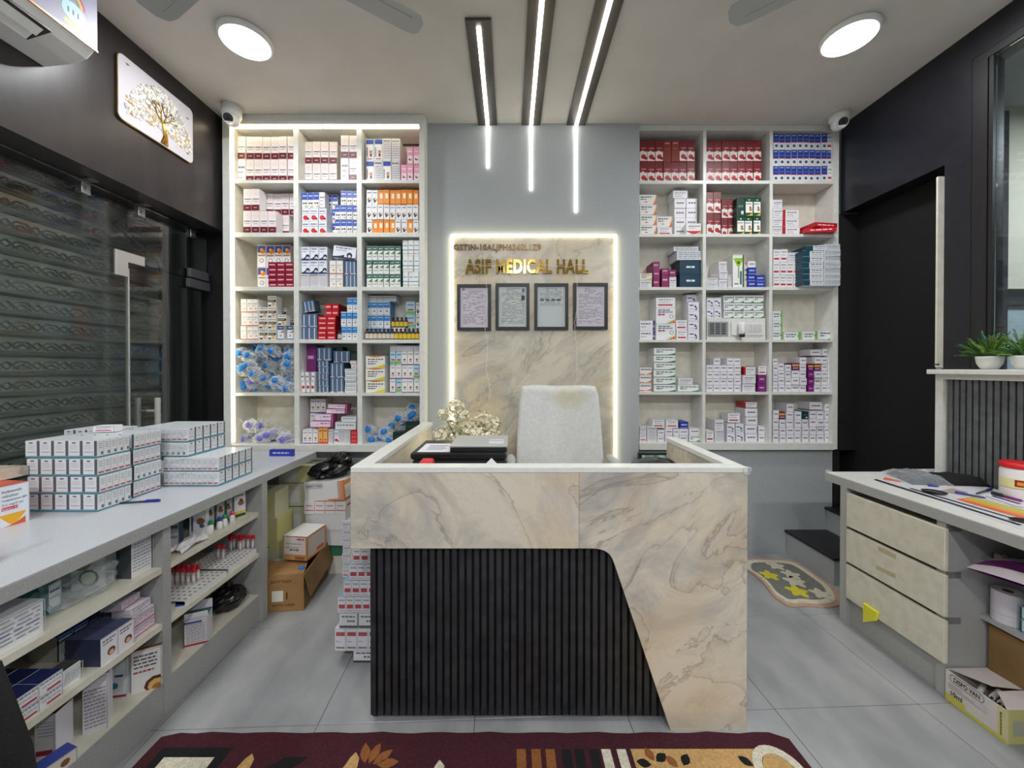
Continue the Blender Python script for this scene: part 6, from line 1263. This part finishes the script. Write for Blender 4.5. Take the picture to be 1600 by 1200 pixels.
# local frame: x runs from far corner to near corner is negative; front face looks to the aisle
H_ = .125; D_ = .19
def face(m, u0, u1, v0, v1, c, off=.0005): m._a([(-L_ + u0 * L_, -off, v0 * H_), (-L_ + u1 * L_, -off, v0 * H_), (-L_ + u1 * L_, -off, v1 * H_), (-L_ + u0 * L_, -off, v1 * H_)], [(0, 1, 2, 3)], c)
m = MB(); t_ = .003; PKB = (218, 208, 204); YL_ = (206, 200, 90)
m.box(-L_, 0, 0, t_, 0, H_, PKB); face(m, 0, 1, 0, .12, YL_); face(m, 0, .35, .12, .26, YL_); face(m, .86, 1, .12, 1, (214, 206, 150))
for q in range(3): face(m, .05, .30 + .2 * q, .60 - .06 * q, .615 - .06 * q, INK)
for q in range(4): face(m, .6, .72, .66 - .06 * q, .67 - .06 * q, LG)
for q in range(7): face(m, .90, .93, .16 + .10 * q, .24 + .10 * q, (150, 130, 60))
m.build('front_wall', 'matte', bx)
m = MB(); m.box(-t_, 0, t_, D_, 0, H_, (204, 200, 130)); m._a([(.0004, t_ + .02, .03), (.0004, D_ - .02, .03), (.0004, D_ - .02, .085), (.0004, t_ + .02, .085)], [(0, 1, 2, 3)], (176, 180, 160)); m.build('end_wall', 'matte', bx)
m = MB(); m.box(-L_, -L_ + t_, t_, D_, 0, H_, PKB); m.box(-L_ + t_, -t_, D_ - t_, D_, 0, H_, PKB); m.box(-L_ + t_, -t_, t_, D_ - t_, 0, .003, PKB); m.build('back_wall', 'matte', bx)
def flap(pts, c=PKB): m = MB(); m._a(pts + [(a, b_, z_ + .002) for a, b_, z_ in pts], [(0, 1, 2, 3), (7, 6, 5, 4), (0, 4, 5, 1), (1, 5, 6, 2), (2, 6, 7, 3), (3, 7, 4, 0)], c); m.build('flap', 'matte', bx)
flap([(-L_, .01, H_ + .001), (-L_ * .45, .06, H_ + .015), (-L_ * .40, D_, H_ + .006), (-L_, D_, H_ + .001)]); flap([(0, .0, H_ + .001), (0, D_, H_ + .001), (-L_ * .38, D_, H_ + .008), (-L_ * .30, .04, H_ + .02)])
lettering('DISPO VAN', L_ * .44, .019, bx, (-L_ + .03, -.0010, H_ * .76), 'ink'); lettering('10ml', L_ * .2, .020, bx, (-L_ + .02, -.0010, H_ * .26), 'ink')
m = MB(); P = rrect(-L_ + .016, -L_ + .044 + L_ * .44, H_ * .70, H_ * .98, .015); P2 = rrect(-L_ + .018, -L_ + .042 + L_ * .44, H_ * .72, H_ * .96, .013); n = len(P)
m._a([(a, -.0009, b_) for a, b_ in P] + [(a, -.0009, b_) for a, b_ in P2], [(i, (i + 1) % n, n + (i + 1) % n, n + i) for i in range(n)], INK); m.build('oval_border', 'card', bx)
for i in range(4):
    m = MB(); m.tube([(0, 0, 0), (0, .07, .0)], .009, 10, (226, 228, 230)); m.tube([(0, -.018, 0), (0, 0, 0)], .004, 8, (40, 42, 60)); o = m.build('syringe', 'card', bx); o.location = (-L_ * .62 + .032 * i, .05 + .01 * (i % 2), .09 + .006 * (i % 3)); o.rotation_euler = (0, 0, .5 - .1 * i)
lettering('HMD', .04, .014, bx, (.0012, .10, .008), 'ink', rot=(0, 0, PI2))
# ------------------------------------------------ on the desk top
TZ = TT + .0006
jr = thing('plastic_jar', 'white plastic jar with red lid and yellow-red label', 'jar', (0, 0, 0))
jp = FZ(1596, 770, TT); jr.location = (2.318, 1.745, TZ); jr.scale = (1.08, 1.08, 1.2)
m = MB(); m.lathe([(.046, 0), (.053, .006), (.054, .02), (.054, .105), (.050, .116), (.046, .118)], n=32, col=(232, 228, 226)); m.build('body', 'card', jr, True)
m = MB(); m.lathe([(.054, .1185), (.0555, .121), (.0555, .136), (.050, .139)], n=32, col=(208, 26, 34)); m.build('lid', 'card', jr, True)
m = MB(); n = 20
def arc(a0, a1, z0, z1, c, r): 
    vs = []
    for i in range(n + 1): a = a0 + (a1 - a0) * i / n; vs += [(r * math.cos(a), r * math.sin(a), z0), (r * math.cos(a), r * math.sin(a), z1)]
    m._a(vs, [(2 * i, 2 * i + 2, 2 * i + 3, 2 * i + 1) for i in range(n)], c)
arc(math.radians(150), math.radians(320), .045, .08, (226, 220, 160), .0544); arc(math.radians(205), math.radians(262), .052, .077, (150, 30, 30), .0548); arc(math.radians(212), math.radians(255), .058, .070, (226, 150, 40), .0551); arc(math.radians(262), math.radians(290), .052, .077, (110, 50, 130), .0548)
arc(math.radians(150), math.radians(320), .0435, .045, (180, 40, 40), .0546)
m.build('paper_label', 'card', jr)
def sheet(pts, z, label, col, decs=(), name='paper_sheet', th=.0012, cat='paper'):
    P = [FZ(a, b_, TT) for a, b_ in pts]; c = sum(P, Vector()) / len(P)
    m = MB(); n = len(P); 
    m.prism([(p.x, p.y) for p in P], z, z + th, 'z', col)
    for (pp, c2) in decs: m.prism([(FZ(a, b_, TT).x, FZ(a, b_, TT).y) for a, b_ in pp], z + th + .0001, z + th + .0003, 'z', c2)
    o = m.build(name, 'card'); tag(o, label, cat); return o
sheet([(1368, 748), (1470, 739), (1600, 790), (1600, 828), (1590, 826)], TZ, 'long black-ruled white calendar sheet covering the right desk', (214, 214, 218), [([(1365, 750), (1369, 749), (1598, 821), (1592, 822)], (40, 42, 54)), ([(1382, 746), (1412, 753), (1405, 754), (1380, 750)], (226, 110, 80)), ([(1420, 764), (1424, 763), (1590, 812), (1583, 812)], (60, 62, 74))])
sheet([(1494, 781), (1520, 778), (1600, 798), (1600, 812)], TZ + .0018, 'orange and green banded leaflet near the front edge of right desk', (226, 110, 66), [([(1512, 780), (1522, 779), (1600, 799), (1600, 804)], (190, 200, 90)), ([(1502, 781), (1512, 780), (1600, 804), (1600, 808)], (236, 160, 80))])
sheet([(1432, 734), (1466, 733), (1492, 739), (1450, 740)], TZ + .0018, 'white slip of paper at the rear corner of the right desk', (232, 234, 238))
sheet([(1540, 776), (1560, 772), (1600, 782), (1600, 794), (1585, 792)], TZ + .0035, 'white printed blister leaflet beside the purple pen', (226, 224, 230), [([(1548, 777), (1552, 776), (1596, 789), (1592, 790)], (60, 60, 100))])
sheet([(1465, 768), (1488, 764), (1512, 770), (1510, 776)], TZ + .0018, 'brownish clear strip lying beside the pens', (176, 160, 156))
# black cloth in clear wrap on desk
Q = [FZ(a, b_, TT) for a, b_ in ((1384, 740), (1500, 741), (1570, 762), (1425, 758))]
def quad(u, v): return (Q[0].lerp(Q[1], u)).lerp(Q[3].lerp(Q[2], u), v)
m = MB(); rr = random.Random(6)
def cl_(u, v): p = quad(u, v); e = min(u, 1 - u, v, 1 - v); p.z = TZ + .003 + min(1, e * 6) * (.024 + .008 * math.sin(7 * u + 3 * v) + rr.uniform(-.003, .003)); return p
m.grid(cl_, 20, 12); o = m.build('folded_cloth', 'fabric', smooth=True); solid(o, .003); tag(o, 'black folded cloth in clear wrapping on the right desk', 'cloth')
m = MB()
def cw_(u, v): p = quad(-.06 + u * .52, -.08 + v * 1.1); e = min(u, 1 - u, v, 1 - v); p.z = TZ + .003 + min(1, e * 7) * (.030 + rr.uniform(-.002, .007)); return p
m.grid(cw_, 14, 10); o2 = m.build('clear_wrapping', 'film', o)
# pens
pen((1468, 762), (1450, 760), TT + .001, 'short blue marker lying by the cloth', (60, 70, 150), (50, 60, 160), .006)
pen((1541, 780), (1492, 771), TT + .002, 'blue-capped ball pen lying diagonally on the desk', (60, 70, 110), (40, 50, 150), .005)
pen((1525, 773), (1549, 766), TT + .002, 'small blue pen tip beside the jar', (80, 84, 96), (40, 60, 150), .005)
pen((1600, 786), (1550, 773), TT + .005, 'purple and white marker pen with black cap in front of jar', (140, 40, 120), (24, 24, 28), .007)
# black spectacles case / key fob
a = FZ(1438, 769, TT); b_ = FZ(1482, 776, TT); d = b_ - a
m = MB(); m.blob((0, 0, .010), d.length / 2, .020, .0098, 20, 10); o = m.build('spectacle_case', 'bplastic', None, True, None, ((a.x + b_.x) / 2, (a.y + b_.y) / 2, TZ + .002)); o.rotation_euler = (0, 0, math.atan2(d.y, d.x)); tag(o, 'slim black glossy case lying at the front edge of the desk', 'case')
a = FZ(1572, 813, TT); m = MB(); m.blob((0, 0, .006), .06, .03, .006, 18, 8); o = m.build('phone_pouch', 'bplastic', None, True, None, (a.x + .06, a.y - .03, TZ + .002)); o.rotation_euler = (0, 0, -.5); tag(o, 'black flat pouch at the front right of the desk top', 'pouch')
a = FZ(1478, 762, TT); m = MB(); m.lathe([(.013, 0), (.014, .002), (.014, .004), (.010, .006)], n=20, col=(226, 214, 200)); o = m.build('tape_disc', 'card', None, False, None, (a.x, a.y, TZ + .002)); tag(o, 'small cream disc lying beside the short blue marker', 'disc')
# tape at the desk corner
m = MB(); m.blob((0, 0, 0), .016, .012, .010, 10, 6, .25, 8); o = m.build('adhesive_tape', 'film', None, True, None, (XD + .006, 2.19, TT + .003)); tag(o, 'crumpled clear tape at the far corner of the right desk', 'tape')
# plants on the ledge
def plant(px, y_, s, label, seed, dirs):
    p = Vector((2.43, y_, 1.3725)); t = thing('potted_plant', label, 'plant', (2.43, y_, 1.3728), 0, 'small artificial plants on the ledge')
    m = MB(); m.lathe([(.022 * s, 0), (.030 * s, .003), (.044 * s, .03 * s), (.0475 * s, .055 * s), (.048 * s, .066 * s), (.044 * s, .066 * s), (.042 * s, .056 * s)], n=28); m.build('pot', 'pot', t, True)
    rr = random.Random(seed)
    m = MB(); mm = MB()
    for k in range(90):
        az = rr.uniform(0, 6.28); el = rr.uniform(.15, 1.5); L_ = rr.uniform(.07, .125) * s * (.8 + .35 * math.sin(el))
        d = Vector((math.cos(az) * math.cos(el), math.sin(az) * math.cos(el), math.sin(el))); c = Vector((d.x * .012, d.y * .012, .056 * s))
        tgt = m if k % 3 else mm
        q0 = c; side = d.cross(Vector((0, 0, 1))).normalized()
        tip = c + d * L_ + Vector((0, 0, -.08 * L_ * math.cos(el))); tgt.tube([c, c.lerp(tip, .5) + Vector((0, 0, .006)), tip], .0009, 4)
        for q in range(12):
            f = .2 + .8 * q / 11; b0 = c.lerp(tip, f) + Vector((0, 0, .012 * (1 - (2 * f - 1) ** 2) * .5))
            for s_ in (-1, 1):
                e_ = (side * s_ + d * .9 + Vector((0, 0, rr.uniform(-.3, .6)))).normalized() * .013 * s; wv = d.cross(e_).normalized() * .0022
                tgt._a([b0, b0 + e_ * .5 + wv, b0 + e_, b0 + e_ * .5 - wv], [(0, 1, 2, 3)])
    m.build('foliage', 'leaf', t, kind='stuff'); mm.build('young_foliage', 'leaf2', t, kind='stuff')
plant(1546, 2.43 * 600 / 749, 1.0, 'green artificial plant in white pot, left one on the window ledge', 2, None)
plant(1600, 2.43 * 600 / 806, 1.0, 'green artificial plant in white pot cut by the right photo edge', 5, None)
# black hook on jamb
m = MB(); m.tube([(2.36, 2.14, 1.40), (2.40, 2.15, 1.40)], .004, 6); o = m.build('cable_stub', 'bplastic'); tag(o, 'short black cable stub on the white jamb strip', 'cable')
m = MB(); m.blob((0, 0, 0), .016, .012, .010, 10, 6, .25, 18); o = m.build('adhesive_tape', 'film', None, True, None, (2.37, 2.12, 1.383)); tag(o, 'crumpled clear tape at the corner of the window ledge', 'tape')
# ================================================================== RUGS
rg = thing('floor_rug', 'maroon patterned pile rug in front of the reception desk', 'rug', (0, 0, 0))
rr = random.Random(9)
x0, x1, y0, y1 = -1.295, 1.03, .25, 1.436
P = []
n = 40
for i in range(n + 1): P.append((x0 + (x1 - x0) * i / n, y1 - .006 * math.sin(i * .9) ** 2 + rr.uniform(-.0015, .0015) - (.02 if i in (0, n) else 0)))
P += [(x1 + rr.uniform(0, .004), y1 - (y1 - y0) * i / 14) for i in range(1, 15)]; P += [(x0 - rr.uniform(0, .004), y0 + (y1 - y0) * i / 14) for i in range(0, 14)]
m = MB(); m.prism(P, .0006, .011, 'z'); m.build('rug_base', 'rug', rg)
RZ = .0112
def inlay(name, pts, matn, dz_=.0015):
    W_ = [FZ(a, b_, .0125) for a, b_ in pts]; m = MB(); m.prism([(p.x, p.y) for p in W_], RZ, RZ + dz_, 'z'); return m.build(name, matn, rg)
def inlay_w(name, pts, matn, dz_=.0015): m = MB(); m.prism(pts, RZ, RZ + dz_, 'z'); return m.build(name, matn, rg)
# key border square at the left (seen from its top bars)
a = FZ(255, 1168, .0125); b_ = FZ(362, 1168, .0125)
X0, X1, Y1 = a.x, b_.x, a.y
inlay_w('black_square', [(X0, Y1 - .34), (X1, Y1 - .34), (X1, Y1), (X0, Y1)], 'pblack', .0012)
inlay_w('cream_square', [(X0 + .035, Y1 - .30), (X1 - .035, Y1 - .30), (X1 - .035, Y1 - .035), (X0 + .035, Y1 - .035)], 'pcream', .0018)
inlay_w('maroon_square', [(X0 + .08, Y1 - .26), (X1 - .08, Y1 - .26), (X1 - .08, Y1 - .08), (X0 + .08, Y1 - .08)], 'rug', .0024)
def horn(px, py, s, matn, flip=1): 
    c = FZ(px, py, .0125); pts = []
    for (u, v) in ((0, 0), (.02, -.02), (.025, -.05), (.01, -.10), (-.03, -.16), (-.09, -.21), (-.07, -.14), (-.045, -.09), (-.02, -.05), (-.012, -.02)): pts.append((c.x + u * s * flip, c.y + v * s))
    return inlay_w('leaf_shape', pts, matn)
horn(394, 1177, 1, 'ptan'); horn(556, 1175, 1, 'ptan'); horn(687, 1187, 1, 'pcream')
def petal(px, py, ang, L_, w_, matn):
    c = FZ(px, py, .0125); d = Vector((math.cos(ang), math.sin(ang))); e = Vector((-d.y, d.x))
    inlay_w('petal_shape', [tuple(Vector((c.x, c.y)) + d * (L_ * t) + e * (w_ * math.sin(math.pi * t) * s_)) for t, s_ in [(0, 1), (.25, 1), (.5, 1), (.75, 1), (1, 1), (.75, -1), (.5, -1), (.25, -1)]], matn)
for k, an in enumerate((1.9, 1.35, .75, .15)): petal(570 + 6 * k, 1192 + k, an, .075, .017, 'pbrown')
c = FZ(455, 1183, .0125); inlay_w('black_leaf', [(c.x - .1, c.y - .06), (c.x - .02, c.y + .0), (c.x + .06, c.y), (c.x + .03, c.y - .03), (c.x - .05, c.y - .10), (c.x - .14, c.y - .12)], 'pblack')
for (pa, mt) in ((807, 'pbrown'), (830, 'pbrown'), (852, 'pbrown'), (877, 'pblack'), (897, 'pblack'), (920, 'pblack'), (939, 'pcream'), (963, 'pcream')):
    c = FZ(pa, 1170.5, .0125); inlay_w('stripe', [(c.x, c.y - .36), (c.x + .033, c.y - .36), (c.x + .033, c.y), (c.x, c.y)], mt)
c = FZ(985, 1170, .0125); inlay_w('tan_field', [(c.x, c.y - .5), (c.x + .50, c.y - .5), (c.x + .50, c.y), (c.x, c.y)], 'ptan', .0012)
for (px, py, an, mt) in ((1022, 1189, 1.9, 'pbrown'), (1018, 1195, 2.9, 'pblack'), (1026, 1190, .6, 'pblack'), (1068, 1196, .9, 'pblack'), (1060, 1199, 2.2, 'pbrown'), (1178, 1197, 2.4, 'pblack'), (1186, 1196, .6, 'pblack')): petal(px, py, an, .05, .016, mt)
# cream ring at right corner
c = FZ(1224, 1210, .0125); ring = []
for i in range(19): a = math.radians(-30 + 240 * i / 18); ring.append((c.x + .085 * math.cos(a), c.y + .10 * math.sin(a)))
for i in range(18, -1, -1): a = math.radians(-30 + 240 * i / 18); ring.append((c.x + .055 * math.cos(a), c.y + .07 * math.sin(a)))
inlay_w('ring_shape', ring, 'pcream', .003)
inlay_w('tan_disc', [(c.x + .053 * math.cos(a), c.y + .068 * math.sin(a)) for a in [2 * math.pi * i / 24 for i in range(24)]], 'ptan', .0026)
# bath mat at the step
bm = thing('bath_mat', 'grey mat with yellow and cream flowers before the stair step', 'mat', (0, 0, 0))
outl = [(1168, 872), (1200, 872), (1235, 875), (1262, 884), (1284, 903), (1303, 918), (1312, 932), (1312, 944), (1290, 948), (1262, 946), (1236, 947), (1222, 940), (1208, 930), (1196, 914), (1184, 902), (1172, 893), (1160, 886), (1158, 876)]
G = [FZ(a, b_, .01) for a, b_ in outl]; G = [Vector((min(p.x, 2.03), min(p.y, 2.78))) for p in G]; cc = sum(G, Vector((0, 0))) / len(G)
def smooth_pts(pts, sc, wob=0.0):
    out = []; n = len(pts)
    for i in range(n):
        for k in range(4):
            t = k / 4; p0, p1, p2, p3 = pts[i - 1], pts[i], pts[(i + 1) % n], pts[(i + 2) % n]
            q = .5 * ((2 * p1) + (p2 - p0) * t + (2 * p0 - 5 * p1 + 4 * p2 - p3) * t * t + (3 * p1 - p0 - 3 * p2 + p3) * t ** 3)
            q = cc + (q - cc) * sc; out.append((min(q.x, 2.032), min(q.y, 2.79)))
    return out
for nm, sc, z0, z1, mt in (('salmon_edge', 1.0, .0006, .008, 'psalmon'), ('cream_border', .90, .0082, .012, 'pcream'), ('grey_field', .76, .0122, .014, 'pgrey')):
    m = MB(); m.prism(smooth_pts(G, sc), z0, z1, 'z'); m.build(nm, mt, bm)
for (px, py, mt, s_) in ((1212, 884, 'pcream', 1), (1202, 899, 'pyellow', 1), (1236, 898, 'pcream', 1), (1242, 909, 'pcream', 1.1), (1246, 924, 'pyellow', 1.1), (1282, 928, 'pcream', 1)):
    c = FZ(px, py, .014); m = MB()
    m.prism([(c.x + .045 * s_ * (1 + .28 * math.cos(5 * a)) * math.cos(a), c.y + .05 * s_ * (1 + .28 * math.cos(5 * a)) * math.sin(a)) for a in [2 * math.pi * i / 40 for i in range(40)]], .0142, .0165, 'z'); m.build('flower_shape', mt, bm)
